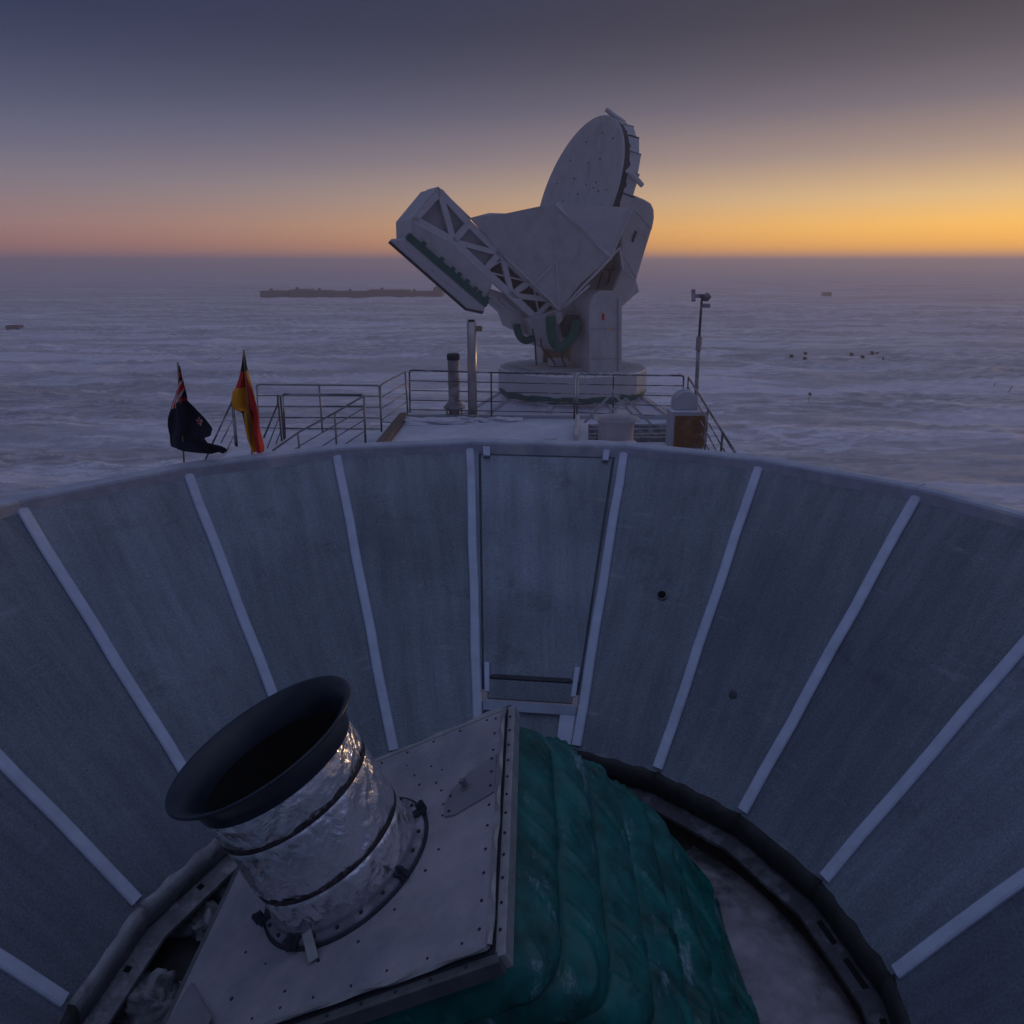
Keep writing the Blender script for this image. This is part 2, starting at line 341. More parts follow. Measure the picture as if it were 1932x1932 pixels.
# ================================================================== SETTING: snow plain
def make_ground():
    fr = np.radians(np.arange(-44, 44.001, .16)); bk = np.radians(np.arange(50, 310.001, 6)); ang = np.concatenate([fr, bk])
    rad = [0.5, 3, 8, 14, 20]
    while rad[-1] < 330: rad.append(rad[-1] * 1.0068)
    while rad[-1] < 4400: rad.append(rad[-1] * 1.035)
    rad = np.array(rad); A, Rr = np.meshgrid(ang, rad); X = CAM.x + Rr * np.sin(A); Y = CAM.y + Rr * np.cos(A)
    c, s = math.cos(R_(-14)), math.sin(R_(-14)); U = X * c + Y * s; V = -X * s + Y * c
    wob = vnoise(U / 30, V / 30, 5) * 6
    z = .45 * vnoise(U / 46, (V + wob) / 9, 1) + .30 * vnoise(U / 17, (V + wob) / 3.4, 2) + .24 * vnoise(U / 6, (V + wob * .5) / 1.4, 3)
    rd = np.abs(vnoise(U / 26, (V + wob) / 4.5, 8) * 2 - 1); z += .45 * (1 - rd) ** 3
    z += 1.2 * (vnoise(X / 260, Y / 160, 4) - .5)
    rd2 = np.abs(vnoise(U / 11 + 3, (V + wob * .8) / 3.2, 9) * 2 - 1); z += .55 * (1 - rd2) ** 6 * vnoise(U / 40, V / 25, 10)
    rd3 = np.abs(vnoise(U / 5 + 3, (V + wob * .6) / 1.6, 12) * 2 - 1); z += .34 * (1 - rd3) ** 5 * vnoise(U / 30, V / 20, 13)
    fade = np.clip((Rr - 14) / 20, 0, 1) * np.clip(1.3 - Rr / 900, 0, 1)
    z = (z - .8) * fade
    n = len(ang); v = np.stack([X, Y, z], -1).reshape(-1, 3)
    f = []
    for j in range(len(rad) - 1):
        a = j * n; b = a + n
        f += [(a + i, a + (i + 1) % n, b + (i + 1) % n, b + i) for i in range(n)]
    f.append(tuple(range(n))[::-1])
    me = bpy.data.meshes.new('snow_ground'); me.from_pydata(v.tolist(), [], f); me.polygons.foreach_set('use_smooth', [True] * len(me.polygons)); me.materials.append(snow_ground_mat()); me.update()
    o = bpy.data.objects.new('snow_ground', me); COL.objects.link(o); o['kind'] = 'structure'
make_ground()

# haze: one closed box of ice fog round everything below the sky
def make_haze():
    g = G(); g.box((0, 0, 11.4), 9400, 9400, 27.2)
    m = bpy.data.materials.new('ice_haze'); m.use_nodes = True; t = m.node_tree; t.nodes.clear()
    o = t.nodes.new('ShaderNodeOutputMaterial'); p = t.nodes.new('ShaderNodeVolumePrincipled'); p.inputs['Color'].default_value = (.95, .87, .89, 1)
    p.inputs['Density'].default_value = .0014; p.inputs['Anisotropy'].default_value = .38; t.links.new(p.outputs[0], o.inputs['Volume'])
    h = g.build('haze', m); h['kind'] = 'stuff'; h['label'] = 'pale ice haze lying low over the snow plain'; h['category'] = 'haze'
    h.display_type = 'WIRE'
make_haze()

# ================================================================== GROUND SHIELD (the funnel of sheet-metal panels)
RT, RB = 4.0, 2.147; ZT, ZB = 13.351, 11.397
ANG = [-92.1, -75.05, -57.48, -39.72, -21.5, -3.86, 16.83, 34.04, 52.16, 70.26, 87.8] + [87.8 + 18.01 * k for k in range(1, 10)]
ANG = [R_(a) for a in ANG]; NP = len(ANG)
def P_(a, r, z): return Vector((r * math.sin(a), r * math.cos(a), z))
def cone(a, s, off=0.0):
    """s 0 = top edge, 1 = bottom edge; off = metres proud of the sheet, into the funnel"""
    sl = Vector((RT - RB, ZT - ZB)).normalized()          # (outward, up) along slope
    r = RT + (RB - RT) * s - sl.y * off; z = ZT + (ZB - ZT) * s + sl.x * off
    return P_(a, r, z)
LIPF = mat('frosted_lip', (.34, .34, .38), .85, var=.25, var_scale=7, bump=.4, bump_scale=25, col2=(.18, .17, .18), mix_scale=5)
shield = thing('ground_shield', (0, 0, ZB), 'wide funnel of grey metal panels with pale ribs surrounding the foil-wrapped snout', 'ground shield')
def seg_pt(i, fr, s, off=0.0):
    """point on the flat panel between rib i and i+1"""
    return cone(ANG[i], s, off).lerp(cone(ANG[(i + 1) % NP], s, off), fr)
DOOR = 5
HOLE = None
for i in range(NP):
    g = G()
    nu, nv = 12, 16
    if i != DOOR:
        for side in (0, 1):
            v = []
            for b in range(nv + 1):
                for a in range(nu + 1):
                    fa, fb = a / nu, b / nv
                    bulge = .012 * (vnoise(np.array([fa * 2.3 + i * 7.1]), np.array([fb * 3.1 + i * 3.7]), 21)[0] - .5) * math.sin(math.pi * fa)
                    v.append(seg_pt(i, fa, fb, bulge - .02 * side))
            f = [(b * (nu + 1) + a, b * (nu + 1) + a + 1, (b + 1) * (nu + 1) + a + 1, (b + 1) * (nu + 1) + a) for b in range(nv) for a in range(nu)]
            g.add(v, f if side == 0 else [q[::-1] for q in f])
        o = g.build('panel', PANEL, shield, smooth=True, recalc=False)
        at = o.data.attributes.new('puv', 'FLOAT_VECTOR', 'POINT')
        at.data.foreach_set('vector', [c_ for sd_ in (0, 1) for b in range(nv + 1) for a in range(nu + 1) for c_ in (i * 3.7 + (a / nu - .5) * (1.26 - .58 * b / nv), 2.69 * b / nv, i * 1.3)])
    # rib on the seam, rounded channel section
    rb = G(); a = ANG[i]; tx = Vector((math.cos(a), -math.sin(a), 0)); wdt = .039
    prof = [(-wdt, -.01), (-wdt, .018), (-wdt * .75, .026), (wdt * .75, .026), (wdt, .018), (wdt, -.01)]
    v = []
    for k in range(9):
        s = k / 8 * .985 + .004
        wob = .004 * math.sin(k * 2.1 + i)
        for (x, h) in prof: v.append(cone(a, s, h) + tx * (x + wob))
    f = [(k * 6 + j, k * 6 + (j + 1) % 6, (k + 1) * 6 + (j + 1) % 6, (k + 1) * 6 + j) for k in range(8) for j in range(6)] + [tuple(range(6))[::-1], tuple(48 + j for j in range(6))]
    rb.add(v, f); rb.build('rib', RIB, shield)
    # coping along the rim, one length per panel, rounded and frosted
    cg = G(); prof = [(-.030, -.060), (-.036, -.052), (-.036, .040), (-.028, .056), (.02, .066), (.10, .064), (.125, .050), (.128, -.05)]; n = len(prof); v = []
    K = 10
    for k in range(K + 1):
        fr = k / K; a0, a1 = ANG[i], ANG[(i + 1) % NP]
        c0 = P_(a0, 1, 0); c1 = P_(a1, 1, 0); d = c0.lerp(c1, .0006 + fr * .9988)
        for (rr, h) in prof:
            lump = .007 * (vnoise(np.array([fr * 6 + i * 9.0]), np.array([rr * 14 + i]), 31)[0] - .3) if h > .04 else 0
            v.append(Vector((d.x * (RT + rr), d.y * (RT + rr), ZT + h + lump)))
    f = [(k * n + j, k * n + (j + 1) % n, (k + 1) * n + (j + 1) % n, (k + 1) * n + j) for k in range(K) for j in range(n)] + [tuple(range(n))[::-1], tuple(K * n + j for j in range(n))]
    cg.add(v, f); cg.build('coping', CAP, shield, smooth=False)
    # lower lip: dark foam band, flange with slots
    a0, a1 = ANG[i], ANG[(i + 1) % NP]
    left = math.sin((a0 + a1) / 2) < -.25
    lg = G(); prof = [(.01, .005), (-.035, -.01), (-.045, -.06), (-.03, -.16), (.02, -.17), (.05, -.10)]; n = len(prof); v = []
    for k in range(7):
        d = P_(a0, 1, 0).lerp(P_(a1, 1, 0), .002 + .996 * k / 6)
        for (rr, h) in prof: v.append(Vector((d.x * (RB + rr), d.y * (RB + rr), ZB + h + .006 * math.sin(k * 3 + i * 2))))
    f = [(k * n + j, k * n + (j + 1) % n, (k + 1) * n + (j + 1) % n, (k + 1) * n + j) for k in range(6) for j in range(n)] + [tuple(range(n))[::-1], tuple(6 * n + j for j in range(n))]
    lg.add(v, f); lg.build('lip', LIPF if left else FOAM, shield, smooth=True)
    fg = G(); z = ZB - .18
    ro, ri = RB - .0, RB - .135
    q = [P_(a0, ro, z), P_(a1, ro, z), P_(a1, ri, z - .03), P_(a0, ri, z - .03)]
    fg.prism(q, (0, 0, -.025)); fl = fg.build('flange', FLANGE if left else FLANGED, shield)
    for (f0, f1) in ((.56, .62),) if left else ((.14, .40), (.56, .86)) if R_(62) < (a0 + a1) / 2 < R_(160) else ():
        m0 = q[0].lerp(q[1], f0).lerp(q[3].lerp(q[2], f0), .30); m1 = q[0].lerp(q[1], f1).lerp(q[3].lerp(q[2], f1), .30)
        m2 = q[0].lerp(q[1], f1).lerp(q[3].lerp(q[2], f1), .55); m3 = q[0].lerp(q[1], f0).lerp(q[3].lerp(q[2], f0), .55)
        sg = G(); sg.prism([p + Vector((0, 0, .004)) for p in (m0, m1, m2, m3)], (0, 0, -.012))
        o = sg.build('slot', BLACK, fl); o.location = (0, 0, 0)
# the hatch panel between the two middle ribs
i = DOOR
def quad_panel(name, f0, f1, s0, s1, off, thick, m, nu=8, nv=10):
    g = G()
    q = [seg_pt(i, f0, s0, off), seg_pt(i, f1, s0, off), seg_pt(i, f1, s1, off), seg_pt(i, f0, s1, off)]
    nrm = (q[1] - q[0]).cross(q[3] - q[0]).normalized()
    if nrm.z < 0: nrm = -nrm
    g.prism(q, -nrm * thick); o = g.build(name, m, shield, bevel=.004)
    at = o.data.attributes.new('puv', 'FLOAT_VECTOR', 'POINT'); w0 = i * 3.7
    at.data.foreach_set('vector', [c_ for v in o.data.vertices for c_ in (w0 + v.co.x, (ZT - v.co.z) * 1.377, i * 1.3)]); return o
SILL = mat('sill_aluminium', (.36, .40, .50), .6, .1, var=.15, var_scale=6)
quad_panel('hatch_leaf', .070, .930, .03, .80, .0, .02, PANEL)
quad_panel('hatch_jamb', .0, .055, .0, 1, .0, .02, PANEL)
quad_panel('hatch_jamb', .945, 1., .0, 1, .0, .02, PANEL)
quad_panel('hatch_gap', .055, .945, .0, .84, -.009, .02, mat('hatch_rebate', (.10, .115, .14), .8, var=.3, var_scale=3))
quad_panel('hatch_sill', .10, .90, .812, .87, .03, .03, PANEL)
quad_panel('hatch_sill', .055, .945, .875, .905, .03, .045, SILL)
quad_panel('hatch_kick_plate', .055, .80, .905, 1, -.01, .02, PANEL)
quad_panel('hatch_bracket', .80, .945, .905, 1, .03, .03, RIB)
quad_panel('hatch_bracket', .075, .12, .76, .85, .035, .03, RIB)
quad_panel('hatch_bracket', .88, .925, .76, .85, .035, .03, RIB)
quad_panel('hatch_hinge', .085, .13, .0, .04, .04, .03, RIB)
quad_panel('hatch_hinge', .87, .91, .0, .045, .04, .03, RIB)
quad_panel('hatch_slot', .14, .86, .793, .806, .005, .006, FLANGED)
# round port in one panel, with its dark bore and thin ring
def disc(i, px, py, r, m, name, lift):
    c0 = seg_pt(i, .5, .5); nrm = (seg_pt(i, 1, 0) - seg_pt(i, 0, 0)).cross(seg_pt(i, .5, 1) - seg_pt(i, .5, 0)).normalized()
    if nrm.z < 0: nrm = -nrm
    p = atP(px, py, c0, nrm); x = nrm.cross(Vector((0, 0, 1))).normalized(); y = nrm.cross(x); g = G()
    return p, x, y, nrm
p, x, y, nrm = disc(6, 1249, 1123, .03, BLACK, 'port', .0)
g = G(); g.lathe([(0.0, .010), (.034, .010), (.034, -.03)], 24, p, x, y, nrm); pt = g.build('port_hole', BLACK, shield)
g = G(); g.lathe([(.034, .0), (.034, .014), (.042, .014), (.043, .0)], 24, p, x, y, nrm); g.build('port_ring', FLANGE, shield)
p, x, y, nrm = disc(7, 1383, 1311, .03, BLACK, 'port', .0)
g = G(); g.lathe([(.0001, .008), (.016, .007), (.026, .005), (.034, .0)], 20, p, x, y, nrm); g.build('stain_disc', mat('panel_stain', (.085, .09, .105), .85, var=.4, var_scale=30), shield, smooth=True)  # flat dark disc standing in for a stain on the panel

# floor under the funnel mouth with drifted snow on one side and frost clumps on the other
g = G(); g.lathe([(0.0, 0), (2.3, 0)], 60, Vector((0, 0, ZB - .42))); g.lathe([(2.3, 0), (2.3, .4)], 60, Vector((0, 0, ZB - .42)))
g.build('mount_well', FOAM, shield)
g = G(); nu, nv = 40, 14; v = []
for b in range(nv + 1):
    for a in range(nu + 1):
        t = R_(44 + 118 * a / nu); r = 1.35 + .72 * b / nv; h = .10 * math.sin(math.pi * b / nv) ** .6 * math.sin(math.pi * a / nu) ** .5 + .03 * vnoise(np.array([a * .35]), np.array([b * .6]), 4)[0]
        v.append(P_(t, r, ZB - .425 + h))
f = [(b * (nu + 1) + a, b * (nu + 1) + a + 1, (b + 1) * (nu + 1) + a + 1, (b + 1) * (nu + 1) + a) for b in range(nv) for a in range(nu)]
g.add(v, f); tag(g.build('snow_drift', mat('dusty_snow', (.30, .27, .30), .9, var=.4, var_scale=5, bump=.5, bump_scale=18, col2=(.07, .07, .08), mix_scale=2.2, mix_lo=.46, mix_hi=.62), smooth=True), 'pale snow drift lying between the green pleated cover and the funnel lip', 'snow drift')

# ================================================================== MICROWAVE TELESCOPE (tilted plate, foil snout, pleated boot)
TH = R_(26); YW = R_(1.6)
A_ = CAM + ray(950, 1338) * ((12.6 - CZ) / ray(950, 1338).z)
d1 = Vector((0, -1, 0)); d2 = Vector((-math.cos(TH), 0, -math.sin(TH))); NV = d2.cross(d1)
if NV.z < 0: NV = -NV
rot = Matrix.Rotation(YW if (Matrix.Rotation(YW, 3, NV) @ d1) @ d2 > 0 else -YW, 3, NV); d1 = rot @ d1; d2 = rot @ d2
W1, W2 = 1.555, 1.56
def pl(u, v, h=0.0): return A_ + d1 * u + d2 * v + NV * h
scope = thing('microwave_telescope', (0, 0, ZB - .4), 'foil-wrapped telescope snout on a tilted frosted plate with a green pleated cover', 'telescope')
# plate with a slightly turned-up, dented edge
g = G(); nu = 16
g.prism([pl(0, 0, .0), pl(W1, 0, .0), pl(W1, W2, .0), pl(0, W2, .0)], -NV * .014); plate = g.build('top_plate', PLATE, scope, bevel=.004)
for (u0, v0, u1, v1, nm) in ((-.035, -.035, W1 + .035, -.035, 'frame_rail'), (W1 + .035, -.033, W1 + .035, W2, 'frame_rail'), (-.035, W2 + .03, W1 + .035, W2 + .03, 'frame_rail'), (-.035, -.033, -.035, W2, 'frame_rail')):
    g = G(); g.beam(pl(u0, v0, -.055), pl(u1, v1, -.055), .05, .07, NV); o = g.build(nm, PLATE2 if v0 == v1 and v0 < 0 else mat('dark_rail', (.13, .14, .145), .6, .2, var=.3, var_scale=10), scope, bevel=.004)
# dark joint between plate and rails
g = G()
g.prism([pl(-.02, -.02, -.016), pl(W1 + .02, -.02, -.016), pl(W1 + .02, W2 + .02, -.016), pl(-.02, W2 + .02, -.016)], -NV * .05); g.build('gasket', SEAL, scope)
# bent edge strips of the plate (bright torn foil edge)
g = G(); v = []
for k in range(41):
    fr = k / 40; u = W1 * fr; h = .006 + .016 * vnoise(np.array([fr * 12]), np.array([3.]), 7)[0]
    v += [pl(u, .012, .002), pl(u, -.012 - .01 * math.sin(k * .9), h), pl(u, -.016, h - .012)]
f = [(k * 3 + j, k * 3 + j + 1, (k + 1) * 3 + j + 1, (k + 1) * 3 + j) for k in range(40) for j in range(2)]
g.add(v, f); g.build('edge_strip', PLATE2, scope, solid=.003)
g = G(); v = []
for k in range(41):
    fr = k / 40; q = W2 * fr; h = .006 + .016 * vnoise(np.array([fr * 12]), np.array([9.]), 7)[0]
    v += [pl(W1 - .012, q, .002), pl(W1 + .012 + .01 * math.sin(k * .7), q, h), pl(W1 + .016, q, h - .012)]
g.add(v, f); g.build('edge_strip', PLATE2, scope, solid=.003)
g = G(); v = []
for k in range(41):
    fr = k / 40; q = W2 * fr; h = .004 + .014 * vnoise(np.array([fr * 12]), np.array([19.]), 7)[0]
    v += [pl(.012, q, .002), pl(-.008 - .006 * math.sin(k * .7), q, h), pl(-.012, q, h - .012)]
g.add(v, f); g.build('edge_strip', PLATE2, scope, solid=.003)
# rivets and screws
rivet_me = None
def rivet(P, r=.009, m=SEAL, name='rivet'):
    g = G(); g.lathe([(r, 0), (r * .8, r * .6), (0.0001, r * .8)], 8, P, d1, d2, NV); return g.build(name, m, scope, smooth=True)
for k in range(12): rivet(pl(.07 + k * .128, -.036, -.018), .007)
for k in range(10): rivet(pl(W1 + .036, .1 + k * .15, -.018), .007)
for k in range(11): rivet(pl(.06 + k * .14 + .01 * random.random(), .045), .0075)
for k in range(9): rivet(pl(W1 - .05 + random.uniform(-.008, .008), .12 + k * .16 + random.uniform(-.02, .02)), .006)
for k in range(7): rivet(pl(.045, .10 + k * .17), .0075)
for (u, v) in ((.27, .42), (.34, .36), (.30, .52), (.44, .37), (.40, .47), (.52, .33), (.62, .30), (.70, .31), (.93, .30), (1.05, .34), (1.20, .46), (1.30, .62), (1.33, .80), (1.24, 1.10), (1.36, 1.22), (1.12, 1.26), (1.42, .95), (.18, .60), (.24, .74)):
    rivet(pl(u + random.uniform(-.012, .012), v + random.uniform(-.012, .012)), random.uniform(.005, .009))
# access plate with its bolt stub
g = G(); g.prism([pl(.40, .02, .001), pl(.46, .17, .001), pl(.55, .265, .001), pl(.63, .29, .001), pl(.735, .285, .001), pl(.75, .23, .001), pl(.69, .02, .001)], NV * .008); ap = g.build('access_plate', PLATE3, scope, bevel=.003)
for (u, v) in ((.43, .045), (.535, .04), (.64, .04), (.52, .22), (.60, .265), (.71, .26)):
    g = G(); g.lathe([(.008, .009), (.006, .014), (.0001, .015)], 8, pl(u, v), d1, d2, NV); o = g.build('rivet', SEAL, ap); o.location = (0, 0, 0)
g = G(); g.lathe([(.030, .009), (.028, .014), (.016, .016), (.016, .055), (.0001, .055)], 14, pl(.575, .18), d1, d2, NV); o = g.build('bolt_stub', FLANGE, ap, smooth=False); o.location = (0, 0, 0)
# snout
SU, SV = .82, .805
SO = pl(SU, SV)
snout = None
LT, RTU = .75, .372
g = G(); nu, nv = 260, 120; v = []
for b in range(nv + 1):
    h = .03 + (LT - .11) * b / nv
    th = np.arange(nu) * 2 * math.pi / nu
    xx, yy, hh = np.cos(th) * RTU, np.sin(th) * RTU, np.full(nu, h)
    q = th * RTU
    n1 = vnoise(np.cos(th) * 2.6 + hh * 6 + 9, np.sin(th) * 2.6 + 3 - hh * 3, 11); n2 = np.abs(vnoise(np.cos(th) * 6 + hh * 9 + 40, np.sin(th) * 6 + hh * 13, 12) * 2 - 1); n3 = np.abs(vnoise(np.cos(th) * 13 + hh * 20, np.sin(th) * 13 - hh * 26, 13) * 2 - 1)
    dr = .016 * (n1 - .5) - .009 * n2 - .0025 * n3
    pinch = .010 * (math.exp(-((h - .20) / .018) ** 2) + math.exp(-((h - .50) / .018) ** 2))
    rr = RTU + dr - pinch
    for k in range(nu): v.append(SO + d1 * (math.cos(th[k]) * rr[k]) + d2 * (math.sin(th[k]) * rr[k]) + NV * h)
f = [(b * nu + a, b * nu + (a + 1) % nu, (b + 1) * nu + (a + 1) % nu, (b + 1) * nu + a) for b in range(nv) for a in range(nu)]
g.add(v, f); snout = g.build('snout', FOIL, scope, smooth=True)
for h in (.20, .50):
    g = G(); g.lathe([(RTU - .012, -.008), (RTU - .002, -.007), (RTU - .001, .007), (RTU - .012, .008)], 96, SO + NV * h, d1, d2, NV); o = g.build('tape_band', BAND, snout, smooth=False); o.location = (0, 0, 0)
# flared mouth: outer skin, rolled lip, dark throat
RM = .455; hm = .785
prof_o = [(RTU + .004, hm - .13), (RTU + .007, hm - .10), (RTU + .018, hm - .07), (RTU + .038, hm - .043), (RTU + .060, hm - .022), (RM - .006, hm - .008), (RM + .002, hm), (RM - .001, hm + .008), (RM - .008, hm + .009)]
prof_i = [(RM - .022, hm + .002), (RM - .048, hm - .014), (RM - .072, hm - .042), (RM - .092, hm - .085), (RM - .104, hm - .145)]
g = G(); g.lathe(prof_o + prof_i, 120, SO, d1, d2, NV); o = g.build('mouth_flare', LIP, snout, smooth=True); o.location = (0, 0, 0)
g = G(); g.lathe([(RM - .1035, hm - .135), (RM - .108, hm - .2), (RM - .110, .06), (.0001, .06)], 80, SO, d1, d2, NV); o = g.build('absorber_liner', ABSORB, snout, smooth=True); o.location = (0, 0, 0)
# base flange, ring steps and clamps
g = G(); g.lathe([(RTU - .02, .05), (RTU + .012, .048), (RTU + .016, .030), (RTU + .045, .028), (RTU + .050, .020), (RTU + .052, .001), (RTU + .0, .0005)], 96, SO, d1, d2, NV); fl = g.build('base_flange', FLANGE, scope, smooth=False)
g = G(); g.lathe([(RTU + .053, .012), (RTU + .066, .010), (RTU + .068, .0006), (RTU + .053, .0006)], 96, SO, d1, d2, NV); o = g.build('seal_ring', SEAL, fl); o.location = (0, 0, 0)
for k in range(22):
    t = 2 * math.pi * k / 22 + .1; P = SO + (d1 * math.cos(t) + d2 * math.sin(t)) * (RTU + .033)
    g = G(); g.lathe([(.009, .024), (.009, .038), (.0001, .039)], 6, P, d1, d2, NV); o = g.build('flange_bolt', SEAL, fl); o.location = (0, 0, 0)
for t, L in ((R_(248), .05), (R_(302), .05), (R_(20), .10), (R_(65), .06)):
    e = d1 * math.cos(t) + d2 * math.sin(t); f_ = e.cross(NV); P = SO + e * (RTU + .045)
    g = G(); g.box(P + NV * .03, .06, .045, .03, e, f_, NV); g.box(P + e * .02 + NV * .055, .03 + L * .3, .018, .05, e, f_, NV); g.tube([P + NV * .02 + e * .03, P + NV * .085 + e * .03], .009, 8)
    g.build('clamp', SEAL, scope, bevel=.003)
t = R_(12); e = d1 * math.cos(t) + d2 * math.sin(t)
g = G(); P = SO + e * (RTU + .03); g.beam(P + NV * .06 - d2 * .02, P + e * .12 - d2 * .09 + NV * .012, .045, .012, NV); g.build('stay_bar', PLATE2, scope, bevel=.003)
# hanging flap of sheet at the plate's low corner
g = G(); g.prism([pl(W1 - .36, W2 - .05, .004), pl(W1 - .10, W2 - .30, .03), pl(W1 + .12, W2 - .28, .02), pl(W1 + .10, W2 + .05, .004)], NV * .006); g.build('corner_flap', PLATE3, scope, bevel=.002)

# pleated boot lofted from the tilted frame down to a round base ring
def make_boot():
    nu, nv, npl = 460, 230, 7
    hw1, hw2 = W1 / 2 + .03, W2 / 2 + .03; ctr = np.array(pl(W1 / 2, W2 / 2, -.09)); D1, D2, NN = np.array(d1), np.array(d2), np.array(NV)
    out = np.zeros((nv + 1, nu, 3))
    th = np.linspace(0, 2 * math.pi, nu, endpoint=False)
    # superellipse for the frame outline, circle for the base; th measured in the plane (x right, y away)
    ca, sa = np.cos(th), np.sin(th)
    k = 1 / np.maximum(np.abs(ca) ** 14 + np.abs(sa) ** 14, 1e-9) ** (1 / 14)
    P0 = ctr + (-D2)[None] * (ca * k * hw2)[:, None] + (-D1)[None] * (sa * k * hw1)[:, None]
    k2 = 1 / np.maximum(np.abs(ca) ** 7 + np.abs(sa) ** 7, 1e-9) ** (1 / 7)
    P2 = np.stack([1.46 * ca * k2 + .02, np.where(sa > 0, 1.40, .58) * sa * k2, np.full(nu, ZB - .40)], -1)
    P1 = P0 * .5 + P2 * .5 + np.stack([.13 * ca * k2, np.where(sa > 0, .10, -.06) * sa * k2, np.full(nu, .13)], -1)
    for j in range(nv + 1):
        v = j / nv
        B = P0 * (1 - v) ** 2 + 2 * P1 * v * (1 - v) + P2 * v * v
        out[j] = B
    du = np.roll(out, -1, 1) - np.roll(out, 1, 1); dv = np.gradient(out, axis=0)
    nrm = np.cross(du, dv); nrm /= np.linalg.norm(nrm, axis=2, keepdims=True) + 1e-9
    cen = np.array([-.2, 0, 11.9]); sgn = np.sign(np.sum(nrm * (out - cen), 2, keepdims=True)); nrm *= sgn
    V = np.linspace(0, 1, nv + 1)[:, None] * np.ones((1, nu)); arc = (((th + math.pi) % (2 * math.pi)) * 1.45)[None] * np.ones_like(V)
    ph = V * npl + .14 * (vnoise(arc * .5, V * 1.5, 41) - .5)
    s = np.abs(np.sin(math.pi * ph)); saw = (ph % 1.0); fold = .088 * (s ** .24) - .062 + .030 * (saw - .5) * s ** .3
    env = np.clip(V * 9, 0, 1) * np.clip((1 - V) * 12, 0, 1)
    # diagonal drag creases that run across the pleats, plus a little slackness
    p1, p2 = arc * 2.6 + V * 7.5, arc * .55 - V * 2.6
    soft = vnoise(p1 * 1.1, p2 * 1.1, 51) - .5; cr = 1 - np.abs(vnoise(p1 * 1.5 + 7, p2 * 1.2 + 3, 54) * 2 - 1); cr2 = 1 - np.abs(vnoise(p1 * 3.4 + 2, p2 * 2.2, 55) * 2 - 1)
    fine = vnoise(arc * 16, V * 60, 53) - .5
    body = s ** .6
    disp = env * (fold + body * (.018 * soft + .034 * cr ** 7 + .012 * cr2 ** 7) + .0015 * fine)
    out = out + nrm * disp[..., None]
    out[..., 2] = np.maximum(out[..., 2], ZB - .41)
    v = out.reshape(-1, 3).tolist()
    f = [(j * nu + a, j * nu + (a + 1) % nu, (j + 1) * nu + (a + 1) % nu, (j + 1) * nu + a) for j in range(nv) for a in range(nu)]
    g = G(); g.add(v, f); g.build('pleated_cover', BOOT, scope, smooth=True)
make_boot()

# frost clumps on the low left side
def clump(P, sx_, sy_, sz_, seed):
    g = G(); n, m = 22, 12; v = []
    for b in range(m + 1):
        for a in range(n):
            t = 2 * math.pi * a / n; ph = math.pi / 2 * b / m
            x, y, z = math.cos(t) * math.cos(ph), math.sin(t) * math.cos(ph), math.sin(ph)
            k = .55 + .9 * vnoise(np.array([x * 3 + z * 2 + seed * 3.3]), np.array([y * 3 - z + seed]), 61)[0] + .35 * (vnoise(np.array([x * 9 + seed]), np.array([y * 9 + z * 5]), 62)[0] - .5)
            v.append((P.x + x * k * sx_, P.y + y * k * sy_, P.z + z * k * sz_ - .01))
    f = [(b * n + a, b * n + (a + 1) % n, (b + 1) * n + (a + 1) % n, (b + 1) * n + a) for b in range(m) for a in range(n)]
    g.add(v, f); return g.build('frost_clump', CLUMP, smooth=True)
spots = [(200, 1800, .14, .10, .10, 'ragged frost clump on the funnel floor below the left ribs'), (330, 1720, .20, .12, .08, 'low frost clump between the left lip and the plate edge'), (150, 1880, .18, .12, .10, 'frost clump at the foot of the lowest left rib'),
         (410, 1660, .12, .10, .09, 'frost clump tucked under the snout beside the plate'), (290, 1870, .20, .14, .09, 'broad frost clump beside the plate flap at lower left'), (380, 1720, .09, .12, .07, 'small frost clump against the left edge of the plate')]
spots += [(240, 1745, .10, .08, .09, 'knobbly frost clump just below the pale left lip'), (215, 1850, .12, .16, .12, 'tall frost clump in the dark gap at lower left'), (350, 1680, .10, .07, .09, 'frost clump high in the gap under the foil snout'), (420, 1610, .10, .06, .06, 'frost clump right behind the snout where lip and plate meet'), (110, 1920, .16, .10, .12, 'frost clump at the bottom left corner below the ribs')]
for k, (px, py, a, b, c, lab) in enumerate(spots):
    P = atZ(px, py, ZB - .30); P.z = ZB - .40; tag(clump(P, a, b, c * 1.6, k + 1), lab, 'frost', 'frost clumps on the funnel floor')

# ================================================================== BIG DISH TELESCOPE on its tower
AZ = R_(24.17); TT = Vector((-math.cos(AZ), -math.sin(AZ), 0)); SS = Vector((math.sin(AZ), -math.cos(AZ), 0)); UP = Vector((0, 0, 1))
OT = Vector((4.29, 50, 8.23))
z1 = zz(1400, 350, 1.61); zb = zz(1450, 650, 2.76); za = zz(1900, 350, 3.22); zc = zz(1850, 900, 3.22)
def sp(p, c): return atP(p[0], p[1], OT + SS * c, SS)
def q1(x, y, c): return sp(z1(x, y), c)
def qb(x, y, c): return sp(zb(x, y), c)
def qc(x, y, c): return sp(zc(x, y), c)
SHEET0 = mat('grey_batten', (.30, .27, .28), .7, var=.2, var_scale=2)
dish_t = thing('radio_telescope', (OT.x, OT.y, 0), 'large white dish telescope with a truss boom and green hoses on a round base', 'telescope')
